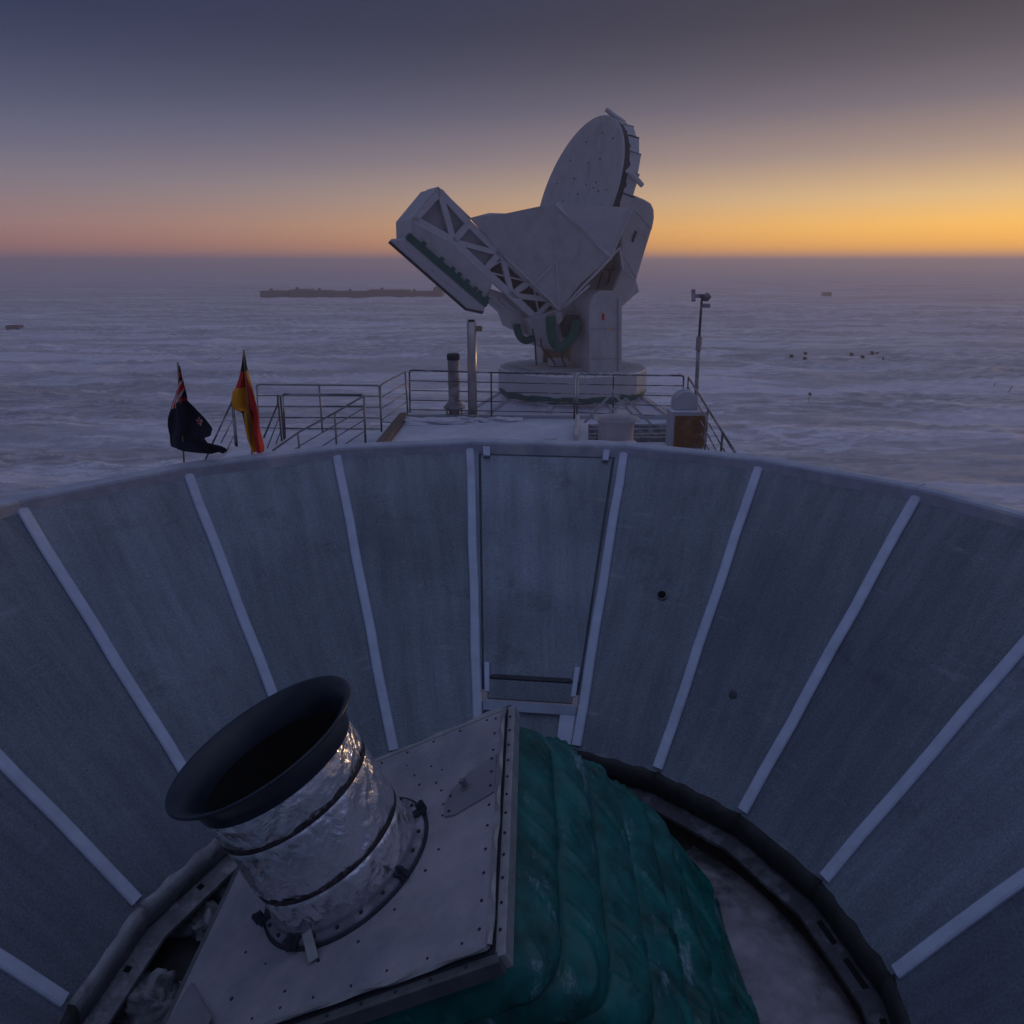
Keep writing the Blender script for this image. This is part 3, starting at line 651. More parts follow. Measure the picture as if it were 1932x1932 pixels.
# drum
g = G(); nd = 16; RD = 5.12
g.lathe([(.0001, 0), (RD - .02, -.10), (RD, -.14), (RD, -1.42), (RD - .25, -1.46)], nd, OT, ph=.1); drum = g.build('base_drum', WHITE2, dish_t)
g = G(); g.lathe([(.0001, .02), (RD - .05, -.07), (RD - .03, -.12)], nd, OT, ph=.1); o = g.build('drum_roof', mat('bright_crust', (.86, .82, .84), .85, var=.12, var_scale=2, bump=.2, bump_scale=8), drum); o.location = (0, 0, 0)
for k in range(48):
    t = 2 * math.pi * k / 48 + .1; e = Vector((math.cos(t), math.sin(t), 0)); g = G()
    g.beam(OT + e * 1.5 + UP * .02, OT + e * (RD - .16) + UP * (-.04), .06, .05); o = g.build('roof_batten', WHITE2, drum); o.location = (0, 0, 0)
g = G(); n = 96; v = []
for k in range(n):
    t = 2 * math.pi * k / n; e = Vector((math.cos(t), math.sin(t), 0)); wv = .05 * math.sin(k * 1.7) + .04 * math.sin(k * .6)
    v += [OT + e * (RD - .06) + UP * (-1.36), OT + e * (RD - .02 + wv) + UP * (-1.50), OT + e * (RD - .12 + wv) + UP * (-1.80 + .04 * math.sin(k * 1.1)), OT + e * (RD - .35) + UP * (-1.84)]
g.add(v, [(k * 4 + j, ((k + 1) % n) * 4 + j, ((k + 1) % n) * 4 + j + 1, k * 4 + j + 1) for k in range(n) for j in range(3)]); g.build('skirt', GREEN, dish_t, smooth=True)
# yoke arms
arm = [(1305, 1700), (1305, 1290), (1315, 1245), (1335, 1212), (1368, 1192), (1440, 1190), (1503, 1232), (1500, 1700)]
pa = [q1(x, y, 3.5) for x, y in arm]
pa[0].z = pa[-1].z = OT.z - .1
g = G(); g.prism(pa, SS * -2.6); g.build('yoke_arm', WHITE, dish_t, bevel=.06)
g = G(); g.prism([p - SS * 6.0 for p in pa], SS * -2.2); g.build('yoke_arm', WHITE, dish_t, bevel=.06)
for (x, y, w_, h_, m) in ((1388, 1350, .16, .42, F_RED), (1390, 1338, .12, .14, FLANGE), (1417, 1422, .16, .12, F_GOLD)):
    g = G(); P = q1(x, y, 3.53); g.box(P, w_, .06, h_, TT, SS, UP); g.build('warning_plate', m, dish_t, bevel=.01)
# recess between the arms
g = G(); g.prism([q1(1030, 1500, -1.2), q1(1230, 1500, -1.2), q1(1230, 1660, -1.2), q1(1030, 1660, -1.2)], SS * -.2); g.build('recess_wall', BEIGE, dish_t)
g = G(); P = q1(1115, 1622, 1.0); g.box(P, 1.2, .8, .5, TT, SS, UP); g.build('drive_cabinet', WHITE2, dish_t, bevel=.05)
g = G(); P = q1(1120, 1655, .6); P.z = OT.z + .06; g.box(P, 4.6, 4.0, .2, TT, SS, UP); g.build('turntable', WHITE, dish_t, bevel=.04)
# elevation housing that carries boom and dish
g = G(); g.prism([q1(x, y, 1.5) for x, y in ((930, 1360), (1000, 1345), (1130, 1300), (1245, 1235), (1330, 1290), (1290, 1450), (1200, 1500), (1120, 1560), (1020, 1520), (960, 1440))], SS * -3.0); g.build('elevation_housing', WHITE, dish_t, bevel=.08)
g = G(); g.prism([q1(x, y, 2.6) for x, y in ((1160, 1400), (1200, 1340), (1245, 1340), (1250, 1430), (1215, 1490), (1180, 1480))], SS * -.9); g.build('cable_wrap', SEAL, dish_t, bevel=.08)
g = G(); g.prism([q1(x, y, 2.3) for x, y in ((1110, 1330), (1140, 1320), (1145, 1370), (1120, 1395))], SS * -.3); g.build('hose_bracket', WHITE2, dish_t, bevel=.02)
def smooth_path(pts, k=6):
    out = []
    P = [pts[0]] + pts + [pts[-1]]
    for i in range(1, len(P) - 2):
        for j in range(k):
            t = j / k; a, b, c, d = P[i - 1], P[i], P[i + 1], P[i + 2]
            out.append(.5 * ((2 * b) + (c - a) * t + (2 * a - 5 * b + 4 * c - d) * t * t + (3 * b - a - 3 * c + d) * t ** 3))
    return out + [pts[-1]]
g = G(); g.tube(smooth_path([q1(x, y, 2.9) for x, y in ((1072, 1345), (1072, 1420), (1085, 1490), (1108, 1528), (1140, 1532), (1180, 1500), (1212, 1440), (1228, 1370))]), .31, 12); g.build('green_hose', GREEN, dish_t, smooth=True)
g = G(); g.tube(smooth_path([q1(x, y, .9) for x, y in ((866, 1395), (872, 1440), (892, 1478), (925, 1493), (965, 1478))]), .24, 12); g.build('green_hose', GREEN, dish_t, smooth=True)

# boom: two truss planes with chords and diagonals, cabin, cover tray
SN, SF = 1.0, -1.0
U = [(545, 190), (845, 520), (1160, 830), (1470, 1115), (1790, 1415)]
Lw = [(285, 480), (690, 705), (1010, 1010), (1290, 1262), (1530, 1490)]
def member(a, b, w_, c, nm='truss_member', m=TRUSS, dp=.28):
    g = G(); g.beam(qb(*a, c), qb(*b, c), w_, dp, SS); return g.build(nm, m, dish_t, bevel=.02)
for c in (SN, SF):
    for a, b in zip(U, U[1:]): member(a, b, .40, c, 'upper_chord')
    for a, b in zip(Lw, Lw[1:]): member(a, b, .46, c, 'lower_chord')
    for a, b, w_ in ((U[0], Lw[0], .42), (U[0], Lw[1], .36), (U[1], Lw[1], .40), (U[2], Lw[1], .30), (U[2], Lw[2], .40), ((1190, 850), Lw[3], .36), (U[3], Lw[3], .34), (Lw[3], (1720, 1310), .34), ((1690, 1330), Lw[4], .30)):
        member(a, b, w_, c, 'diagonal')
    for a, b in (((1020, 1015), (1420, 1110)), ((1050, 990), (1190, 900)), ((1390, 1215), (1520, 1130)), ((1515, 1150), (1575, 1460))): member(a, b, .10, c, 'thin_brace', dp=.10)
# backing sheets inside the truss bays
SHEET = mat('truss_bay_sheet', (.32, .32, .36), .7, var=.15, var_scale=1)
g = G(); g.prism([qb(*p, SN - .22) for p in (U[0], U[1], U[2], Lw[2], Lw[1], Lw[0])], SS * -.08); g.build('bay_sheet', SHEET, dish_t)
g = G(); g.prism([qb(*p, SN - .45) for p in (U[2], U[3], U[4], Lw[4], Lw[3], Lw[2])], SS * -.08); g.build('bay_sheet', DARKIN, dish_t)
# end plate of the boom head (joins both truss planes) and top closing strip
def strip(p, q, c0, c1, nm, m, th=.10):
    a, b, c, d = qb(*p, c0), qb(*q, c0), qb(*q, c0) + SS * (c1 - c0), qb(*p, c0) + SS * (c1 - c0)
    n = (b - a).cross(d - a).normalized(); g = G(); g.prism([a, b, c, d], n * th); return g.build(nm, m, dish_t, bevel=.02)
strip((520, 148), (245, 480), SN + .15, SF - .9, 'end_plate', WHITE)
strip((245, 480), (250, 690), SN + .15, SF - .9, 'end_plate', WHITE2)
strip((525, 150), (870, 480), SN + .12, SF, 'closing_strip', WHITE)
# cabin
cab = [(245, 482), (300, 478), (690, 712), (1010, 1015), (1100, 1110), (1085, 1185), (985, 1345), (252, 700)]
g = G(); g.prism([qb(*p, SN + .12) for p in cab], SS * -2.9); g.build('receiver_cabin', WHITE, dish_t, bevel=.05)
# cover tray under the cabin and its green seal
nr = [qb(185, 690, SN + .3), qb(1010, 1400, SN + .3)]; fa = [qb(32, 700, -1.7), qb(830, 1402, -1.7)]
cg_ = qb(990, 1436, SN + .1)
g = G(); upn = (nr[1] - nr[0]).cross(fa[0] - nr[0]).normalized(); upn = upn if upn.z > 0 else -upn
g.prism([nr[0], nr[1], cg_, fa[1], fa[0]], upn * .16); g.build('cover_tray', WHITE2, dish_t, bevel=.02)
g = G(); g.beam(fa[0] - upn * .04, fa[1] - upn * .04, .14, .22, upn); g.beam(fa[1], cg_, .14, .22, upn); g.build('tray_edge', SEAL, dish_t)
g = G(); a = nr[0] + upn * .30 - SS * .1; b = nr[1] + upn * .30 - SS * .1; g.beam(a, b, .5, .42, upn); g.build('cover_seal', GREEN, dish_t, bevel=.05)
for fr in (.16, .38, .52, .60, .70, .81, .87, .96):
    P = a.lerp(b, fr) + upn * .26 + SS * .18; g = G(); g.box(P, .26, .16, .26, (b - a).normalized(), SS, upn); g.build('seal_lug', GREEN, dish_t, bevel=.03)
for fr in (.12, .42, .60, .88):
    P = nr[0].lerp(nr[1], fr).lerp(fa[0].lerp(fa[1], fr), .45) - upn * .02; g = G(); g.box(P, .30, .20, .05, (b - a).normalized(), SS, upn); g.build('tray_latch', TRUSS, dish_t, bevel=.01)
# boom root below the lower chord
g = G(); g.prism([qb(*p, .6) for p in ((1080, 1195), (1300, 1270), (1560, 1500), (1700, 1640), (1530, 1700), (1290, 1590), (1240, 1450), (1040, 1265))], SS * -1.5); g.build('boom_root', WHITE, dish_t, bevel=.06)
g = G(); g.beam(qb(1170, 1300, .7), qb(1318, 1410, .7), .16, .06, SS); g.build('bright_slit', WHITE2, dish_t)  # pale strip imitates a bright slit of light on the boom root

# side shields: flat facets, each a panel
K = dict(a=(585, 752, 1.25), b=(700, 722, 1.4), c=(800, 725, 1.7), d=(1000, 683, 2.7), e=(1105, 665, 3.3), k=(1436, 985, 4.5), m=(1250, 1150, 3.4), q=(1125, 1308, 2.45), r=(968, 1152, 1.85), h=(786, 978, 1.25), p=(1102, 1010, 2.8), f=(1565, 690, 5.5), g=(1272, 828, 4.1))
KP = {n_: q1(x, y, c) for n_, (x, y, c) in K.items()}
for nm, ids, m in (('side_panel', 'abch', WHITE), ('side_panel', 'cdph', WHITE), ('side_panel', 'dep', WHITE), ('side_panel', 'ekp', WHITE), ('side_panel', 'pkmq', WHITE), ('side_panel', 'pqr', WHITE), ('side_panel', 'prh', WHITE), ('corner_panel', 'efg', WHITE2), ('corner_panel', 'gfk', WHITE2)):
    g = G(); g.prism([KP[i_] for i_ in ids], -SS * .12); g.build(nm, m, dish_t)
for a, b in ('ek', 'pr', 'pq', 'qr', 'rh', 'fk'):
    g = G(); g.beam(KP[a] + SS * .03, KP[b] + SS * .03, .10 if (a, b) != ('e', 'k') else .30, .10, SS); g.build('panel_batten', TRUSS, dish_t, bevel=.015)
for a, b in ((KP['q'], KP['k']), (KP['q'], q1(1482, 932, 4.2)), (q1(1482, 932, 4.2), q1(1500, 1060, 3.6)), (q1(1150, 1290, 2.6), q1(1300, 1160, 3.6))):
    g = G(); g.tube([a + SS * .1, b + SS * .1], .07, 8); g.build('stay_rod', TRUSS, dish_t, smooth=True)
for k in (2, 4):
    a, b = q1(1305, 1240 + k * 90, 3.52), q1(1498, 1243 + k * 90, 3.52); g = G(); g.beam(a, b, .03, .03, SS); g.build('panel_seam', SHEET, dish_t)
g = G(); g.tube([q1(1478, 1240, 3.56), q1(1478, 1690, 3.56)], .035, 8); g.build('conduit', SHEET, dish_t)
for pts in (((1010, 1480), (1020, 1540), (1060, 1580), (1100, 1640)), ((1150, 1560), (1140, 1600), (1160, 1650)), ((960, 1420), (975, 1500), (985, 1640))):
    g = G(); g.tube(smooth_path([q1(x, y, 2.0) for x, y in pts]), .05, 6); g.build('cable', SEAL, dish_t, smooth=True)
# underside seen between the shields
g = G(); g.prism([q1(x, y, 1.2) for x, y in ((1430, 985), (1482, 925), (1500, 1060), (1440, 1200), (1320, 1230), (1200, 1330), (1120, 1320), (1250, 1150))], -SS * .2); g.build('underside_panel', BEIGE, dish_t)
for (x0, y0, x1, y1) in ((1400, 1065, 1500, 1065), (1465, 985, 1455, 1065), (1485, 990, 1482, 1065), (1430, 1075, 1410, 1190), (1455, 1075, 1450, 1180), (1385, 1080, 1350, 1190)):
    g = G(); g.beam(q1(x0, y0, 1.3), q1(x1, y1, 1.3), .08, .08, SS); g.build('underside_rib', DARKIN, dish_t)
# rear housing
rear = [(1520, 590), (1562, 607), (1640, 640), (1678, 662), (1696, 700), (1699, 750), (1690, 800), (1640, 960), (1592, 1120), (1575, 1190), (1515, 1270), (1440, 1195), (1500, 1060), (1490, 940)]
g = G(); g.prism([q1(x, y, 2.2) for x, y in rear], -SS * 4.6); g.build('rear_housing', WHITE, dish_t, bevel=.12)
for a, b in (((1568, 690), (1682, 818)), ((1490, 945), (1590, 1110)), ((1500, 1060), (1585, 1130))):
    g = G(); g.beam(q1(*a, 2.23), q1(*b, 2.23), .06, .05, SS); g.build('panel_batten', TRUSS, dish_t)
for x, y in ((1583, 842), (1568, 885), (1574, 862)):
    g = G(); g.box(q1(x, y, 2.24), .14, .08, .22, TT, SS, UP); g.build('vent', SEAL, dish_t)
g = G(); g.prism([q1(x, y, 1.0) for x, y in ((1500, 1060), (1590, 1130), (1610, 1200), (1575, 1225), (1505, 1290), (1440, 1200))], -SS * 2.4); g.build('counterweight_box', WHITE2, dish_t, bevel=.1)

# primary mirror
E_ = R_(17.87); NN_ = TT * math.cos(E_) + UP * math.sin(E_); U2 = UP * math.cos(E_) - TT * math.sin(E_); DC = Vector((4.207, 50, 19.04)); RR = 4.99
g = G(); prof = [(.0001, -.95)] + [(RR * k / 14, -.95 * (1 - (k / 14) ** 2)) for k in range(1, 15)] + [(RR + .03, -.03), (RR + .02, -.12)]
g.lathe(prof, 96, DC, U2, SS, NN_); dish = g.build('primary_mirror', WHITE, dish_t, smooth=True)
g = G(); g.lathe([(RR + .015, -.12), (RR - .03, -.14), (RR - .03, -.62), (RR - .5, -.75), (3.2, -1.6), (1.4, -2.4), (.0001, -2.5)], 72, DC, U2, SS, NN_); g.build('back_structure', SEAL, dish_t, smooth=False)
NG = 24
for k in range(NG):
    t0 = 2 * math.pi * k / NG; t1 = 2 * math.pi * (k + 1) / NG
    def rp(t, r, h): return DC + (U2 * math.cos(t) + SS * math.sin(t)) * r + NN_ * h
    g = G(); g.prism([rp(t0, RR + .02, -.52), rp(t1, RR - .01, -.52), rp(t1, RR + .02, -1.20), rp(t0, RR + .15, -1.24)], (rp((t0 + t1) / 2, 1, 0) - DC) * -.06); o = g.build('guard_panel', WHITE2, dish_t, bevel=.01)
    g = G(); g.beam(rp(t0, RR + .03, -.50), rp(t0, RR + .15, -1.24), .07, .07); g.build('guard_rib', SHEET if k % 3 else SEAL, dish_t)
def zap(x, y, c): return sp(za(x, y), c)
g = G(); g.tube([zap(1200, 190, .6), zap(1300, 275, .9), zap(1400, 340, 1.4)], [.14, .16, .15], 10); g.build('edge_bar', TRUSS, dish_t)
g = G(); g.tube([zap(1455, 930, 5.1), zap(1550, 1015, 5.0), zap(1635, 1110, 4.9)], [.13, .16, .15], 10); g.build('edge_bar', TRUSS, dish_t)
for x, y in ((985, 840), (820, 1030), (610, 1090), (960, 1100), (1080, 1075), (1130, 795), (680, 1300), (860, 1220), (1160, 480), (1205, 1165), (770, 810), (1285, 545), (1110, 1180), (960, 590), (1045, 1140)):
    px, py = za(x, y); d = ray(px, py)
    # meet the bowl: iterate ray depth on the paraboloid
    tt = (DC - CAM).length
    for _ in range(30):
        P = CAM + d * tt; rel = P - DC; h = rel @ NN_; r2 = rel.length_squared - h * h; want = -.95 * (1 - r2 / RR ** 2); tt += (h - want) / max(-(d @ NN_), .2) * .6
    g = G(); P = CAM + d * tt; g.box(P, .06, .08, .07 + .06 * random.random(), SS, NN_, U2); o = g.build('bowl_bolt', SEAL, dish); o.location = (0, 0, 0)

# support building of the big dish
g = G(); nb = 8; v = []
for (r, z) in ((5.0, OT.z - 1.85), (4.9, OT.z - 2.0), (9.2, 3.6), (9.2, -1.2)):
    for k in range(nb):
        t = 2 * math.pi * (k + .5) / nb + .05; v.append(OT * 1 + Vector((r * math.cos(t), r * math.sin(t), z - OT.z)))
f = [(j * nb + k, j * nb + (k + 1) % nb, (j + 1) * nb + (k + 1) % nb, (j + 1) * nb + k) for j in range(3) for k in range(nb)] + [tuple(range(nb))[::-1]]
sb = thing('support_building', (OT.x, OT.y, 0), 'pale sloping-roofed support building directly under the dish telescope drum', 'building')
g.add(v, f); g.build('sloped_roof', DECK, sb)
for k in range(nb):
    t = 2 * math.pi * (k + .5) / nb + .05; e = Vector((math.cos(t), math.sin(t), 0)); g = G(); g.beam(OT + e * 4.95 + UP * (-1.95), OT + e * 9.25 + UP * (3.65 - OT.z), .35, .2); g.build('hip_cap', WHITE2, sb)
g = G(); P0 = atY(1040, 745, 45.0); g.box((P0.x, 39.6, 3.3), 3.0, 8.0, 5.0); g.build('link_corridor', BEIGE, sb, bevel=.05)
g = G(); g.box((P0.x, 39.6, 5.88), 3.4, 8.3, .14); g.build('corridor_roof', DECK, sb)
g = G(); g.box((P0.x + .1, 35.55, 4.5), 1.7, .1, 2.1); g.build('door', TIMBER, sb)

# ================================================================== LABORATORY ROOF
ZR = 11.2
lab = thing('laboratory_building', (0, 4, 0), 'dark clad laboratory with snowy roof deck beyond the funnel rim', 'building')
FLc = atZ(770, 789, ZR); FRt = atZ(1299, 712, ZR + 1.07); RRt = atZ(1386, 853, ZR + 1.07); FRc = Vector((FRt.x, FRt.y, ZR)); RR2 = Vector((RRt.x, RRt.y, ZR))
roof_poly = [(FLc.x, FLc.y + .15), (FRc.x, FRc.y + .15), (RR2.x + .25, RR2.y), (5.6, 4.0), (5.6, -7), (-5.6, -7), (-5.6, 5.0), (FLc.x - .15, 6.0)]
hole = [(2.33 * math.sin(2 * math.pi * k / 40 - 3.0), 2.33 * math.cos(2 * math.pi * k / 40 - 3.0)) for k in range(41)]
key = roof_poly[:6] + [(-.2, -7.0)] if False else roof_poly[:5] + [(0.33, -7.0)] + hole[::-1] + [(0.32, -7.0)] + roof_poly[5:]
g = G(); g.prism([(x, y, ZR) for x, y in key], (0, 0, -.3)); g.build('roof_deck', DECK, lab, recalc=False)
g = G(); g.prism([(x * .985, y - .05 if y > 0 else y + .05, ZR - .303) for x, y in roof_poly], (0, 0, -7.6)); g.build('wall', WALL, lab)
for k, (x, y) in enumerate(((-4.8, -6), (4.8, -6), (-4.8, 4), (4.6, 4), (-2, 15), (4, 15), (0, 0), (0, 10))):
    g = G(); g.tube([(x, y, -2), (x, y, ZR - 7.9)], .3, 12); g.build('stilt', STEEL, lab)
# timber kerb along the left roof edge
g = G(); g.beam((FLc.x - .1, FLc.y, ZR + .03), (FLc.x - .25, 6.0, ZR + .03), .22, .24); g.build('kerb', TIMBER, lab, bevel=.02)
g = G(); g.beam((FLc.x, FLc.y + .1, ZR + .02), (FRc.x, FRc.y + .1, ZR + .02), .16, .14); g.build('kerb', WHITE2, lab, bevel=.02)
# landing left of the roof
LZ = ZR - .25
g = G(); a = atZ(716, 815, LZ); b = atZ(487, 822, LZ)
g.prism([(FLc.x - .4, a.y + .1, LZ), (b.x - .1, a.y + .1, LZ), (b.x - .1, 12.7, LZ), (FLc.x - .4, 12.7, LZ)], (0, 0, -.18)); g.build('stair_landing', DECK, lab)
# roof snow ridge, planks and ledge
zd = zz(2150, 1350, 2.972); zf = zz(1400, 1150, 1.38); ze = zz(550, 1250, 1.756); zg = zz(1700, 1350, 2.972)
g = G(); pa_, pb_ = atZ(*zd(45, 670), ZR + .12), atZ(*zd(20, 900), ZR + .12); g.beam(pa_, pb_, .10, .30); g.build('roof_curb', WHITE2, lab, bevel=.03)
for k, y in enumerate((745, 790, 845, 885)):
    pa_ = atZ(*zd(170, y), ZR + .05); pb_ = atZ(*zd(1090, y - 5), ZR + .05); g = G(); g.beam(pa_, pb_, .16, .10); g.build('roof_plank', FLANGE, lab, bevel=.01)
# drifted snow lumps on the deck near the stacks
for k, (x, y, a, b, c, lab_) in enumerate(((300, 600, .9, .35, .12, 'low snow ridge on the deck in front of the two stacks'), (480, 590, .5, .3, .10, 'snow heap at the foot of the thin steel pipe'), (660, 590, .55, .25, .08, 'snow patch on the deck right of the thin pipe'))):
    P = atZ(*zf(x, y), ZR); o = clump(P, a, b, c, 20 + k); o.name = 'snow_heap'; o.data.materials.clear(); o.data.materials.append(SNOW); tag(o, lab_, 'snow heap', 'snow heaps on the roof deck')

# ------------------------------------------------------------------ railings
def railing(label, Y, rails, posts, m=STEEL, r=.021, name='guard_railing', conv=zf, group='railings of the roof deck'):
    ps = [atY(*conv(*p[0]), Y if not isinstance(Y, tuple) else Y[0]) for p in posts]
    base = ps[0].copy(); base.z = ZR
    root = thing(name, base, label, 'railing', group)
    yy = (lambda f: Y) if not isinstance(Y, tuple) else (lambda f: Y[0] + (Y[1] - Y[0]) * f)
    xs = [p[0][0] for p in posts] + [q[0] for rl in rails for q in rl]; x0, x1 = min(xs), max(xs)
    dep = lambda x: yy((x - x0) / max(x1 - x0, 1e-6))
    for pt in posts:
        g = G(); g.tube([atY(*conv(*p), dep(p[0])) for p in pt], r * 1.05, 8); g.build('post', m, root, smooth=True)
    for k, rl in enumerate(rails):
        g = G(); g.tube([atY(*conv(*p), dep(p[0])) for p in rl], r * (1.05 if k == 0 else .62), 8); g.build('top_rail' if k == 0 else 'mid_rail', m, root, smooth=True)
    return root
def lerp4(l0, l1, n=4): return [tuple((a[0] + (b[0] - a[0]) * k / n, a[1] + (b[1] - a[1]) * k / n) for a, b in zip(l0, l1)) for k in range(n + 1)]
railing('long tubular railing behind the two stacks, far side of the roof deck', 16.2, [[(186, 345), (190, 332), (205, 329), (610, 341), (1030, 349), (1041, 353), (1043, 362)], [(190, 383), (1040, 401)], [(190, 433), (1040, 450)], [(190, 484), (1040, 497)], [(190, 532), (1040, 548)]],
        [[(187, 340), (190, 548)], [(610, 342), (612, 566)], [(1043, 358), (1040, 580)]], m=STEELD)
railing('dark tubular railing in front of the dish drum, beside the A-frame', 16.2, [[(1057, 365), (1059, 354), (1072, 350), (1240, 353), (1592, 357), (1605, 361), (1607, 372)], [(1060, 402), (1604, 410)], [(1060, 450), (1604, 463)], [(1060, 498), (1604, 516)], [(1060, 548), (1604, 567)]],
        [[(1058, 360), (1053, 580)], [(1243, 354), (1240, 572)], [(1606, 368), (1600, 570)]], m=STEELD)
railing('short railing section turning the corner at the timber kerb', (14.85, 16.1), [[(36, 410), (50, 397), (150, 345), (166, 338)], [(38, 470), (168, 395)], [(38, 530), (170, 445)], [(38, 590), (172, 492)]],
        [[(35, 405), (42, 648)], [(165, 338), (178, 548)]])
railing('wide tubular railing beside the red and gold flag, above the stairs', 14.8, [[(722, 352), (728, 342), (745, 337), (1140, 340), (1520, 343), (1532, 348), (1534, 360)], [(728, 410), (1536, 414)], [(730, 482), (1538, 486)], [(735, 552), (1542, 557)], [(740, 622), (1545, 630)]],
        [[(726, 350), (742, 665)], [(1135, 342), (1158, 652)], [(1531, 350), (1548, 645)]], conv=ze)
railing('inner stair railing standing in front of the wide railing', 13.6, [[(897, 412), (905, 402), (925, 399), (1180, 402), (1420, 406)], [(905, 480), (1430, 480)], [(908, 555), (1432, 555)], [(912, 628), (1435, 630)]],
        [[(897, 405), (912, 690)], [(1432, 408), (1442, 728)]], conv=ze, m=STEELD)
railing('sloping stair handrail descending to the left toward the flags', 13.3, [[(1425, 415), (1240, 522), (1000, 652), (830, 772)], [(1432, 490), (1240, 605), (1010, 740), (960, 775)], [(1436, 568), (1245, 685), (1150, 748)], [(1440, 640), (1300, 735)]],
        [[(1430, 412), (1440, 726)], [(1238, 524), (1250, 742)], [(995, 650), (1006, 768)]], conv=ze)
railing('steep handrail going down behind the red and gold flag', (13.9, 14.5), [[(866, 405), (862, 470), (770, 690)], [(876, 545), (790, 765)], [(884, 640), (850, 730)]], [[(862, 405), (890, 710)], [(880, 412), (905, 700)]], conv=ze, m=STEELD)
railing('steep handrail going down beside the navy flag', (13.9, 14.5), [[(572, 398), (560, 455), (440, 712), (385, 838)], [(575, 550), (490, 722)], [(585, 648), (520, 790)]], [[(572, 398), (596, 748)], [(562, 455), (585, 742)]], conv=ze, m=STEELD)
# the right-hand railing runs back along the roof edge
def railing3(label, top, feet, n, m=STEELD):
    root = thing('guard_railing', feet[0], label, 'railing', 'railings of the roof deck')
    for k in range(5):
        g = G(); g.tube([top[0].lerp(feet[0], k * .21), top[1].lerp(feet[1], k * .21)], .022 if k == 0 else .013, 8); g.build('top_rail' if k == 0 else 'mid_rail', m, root, smooth=True)
    for k in range(n):
        f = k / (n - 1); g = G(); g.tube([top[0].lerp(top[1], f), feet[0].lerp(feet[1], f)], .022, 8); g.build('post', m, root, smooth=True)
ft0 = Vector((FRc.x, FRc.y, ZR)); ft1 = Vector((RR2.x, RR2.y, ZR)); dirr = (ft1 - ft0); ft1 = ft0 + dirr * 1.1
railing3('receding railing on the right roof edge, behind the plywood box', [ft0 + UP * 1.07, ft1 + UP * 1.07], [ft0, ft1], 5)

# ------------------------------------------------------------------ things on the roof
def px_r(npx, P): return npx / F * ((P - CAM) @ Vector((0, _cp, -_sp)))
P = atZ(858, 787, ZR); r = px_r(10.8, P); top = atY(858, 667, P.y)
st = thing('exhaust_stack', P, 'thick grey stack with collar and dark cap beside the thin pipe', 'stack')
g = G(); g.lathe([(r, 0), (r, top.z - ZR - .1)], 24, P); g.build('stack_tube', PIPED, st, smooth=True)
g = G(); g.lathe([(r, top.z - ZR - .16), (r * 1.12, top.z - ZR - .15), (r * 1.12, top.z - ZR - .03), (r * .9, top.z - ZR), (.0001, top.z - ZR)], 24, P); g.build('cap', SEAL, st)
g = G(); g.lathe([(r * 1.02, (top.z - ZR) * .52), (r * 1.09, (top.z - ZR) * .525), (r * 1.09, (top.z - ZR) * .545), (r * 1.02, (top.z - ZR) * .55)], 24, P); g.build('joint_band', STEEL, st)
g = G(); g.lathe([(r * 1.9, .24), (r * 1.9, .27), (r * 1.0, .42), (r * .99, .20), (r * 1.9, .235)], 24, P); g.build('rain_collar', PIPED, st, smooth=False)
g = G()
for s_ in (-1, 1): g.tube([P + Vector((s_ * r * 1.3, -.1, 0)), P + Vector((s_ * r * 1.3, -.1, .26))], .02, 8)
st2 = g.build('collar_leg', STEEL, st)
P = atZ(892, 791, ZR); r = px_r(8.6, P); top = atY(889.5, 607, P.y)
pp = thing('steel_pipe', P, 'tall thin steel pipe with a small tan bracket on the roof deck', 'pipe')
g = G(); g.tube([P, Vector((top.x, P.y, top.z))], r, 24); g.build('pipe_tube', PIPE, pp, smooth=True)
g = G(); g.tube([Vector((top.x, P.y, top.z - .02)), Vector((top.x, P.y, top.z + .05))], r * .75, 20); g.build('pipe_cap', SEAL, pp)
b = atY(902, 620, P.y); g = G(); g.box(b, .20, .08, .13); g.build('bracket', mat('tan_wood', (.32, .22, .12), .7, var=.2), pp, bevel=.008)
g = G(); g.lathe([(r * 1.25, .0), (r * 1.2, .12), (r * 1.02, .14)], 20, P); g.build('base_collar', STEEL, pp)
# funnel vent
P = atZ(1161, 838, ZR); tp = atY(1161, 789, P.y); r = px_r(33, P); H = tp.z - ZR; rl = px_r(43, P)
vt = thing('funnel_vent', P, 'short white vent drum with flared open rim on the roof deck', 'vent')
g = G(); g.lathe([(r, 0), (r, H * .72), (r * 1.03, H * .82), (r * 1.14, H * .93), (rl, H), (rl - .01, H + .015), (r * 1.10, H * .95), (r * .97, H * .84), (r * .95, H * .4), (.0001, H * .4)], 48, P); g.build('vent_drum', mat('frosted_cream', (.50, .46, .46), .6, var=.12, var_scale=3), vt, smooth=True)
g = G(); g.box(P + Vector((-.15, -.5, .08)), 1.1, .5, .16); tag(g.build('snow_slab', SNOW, bevel=.05), 'flat snow-covered slab in front of the funnel vent', 'slab')
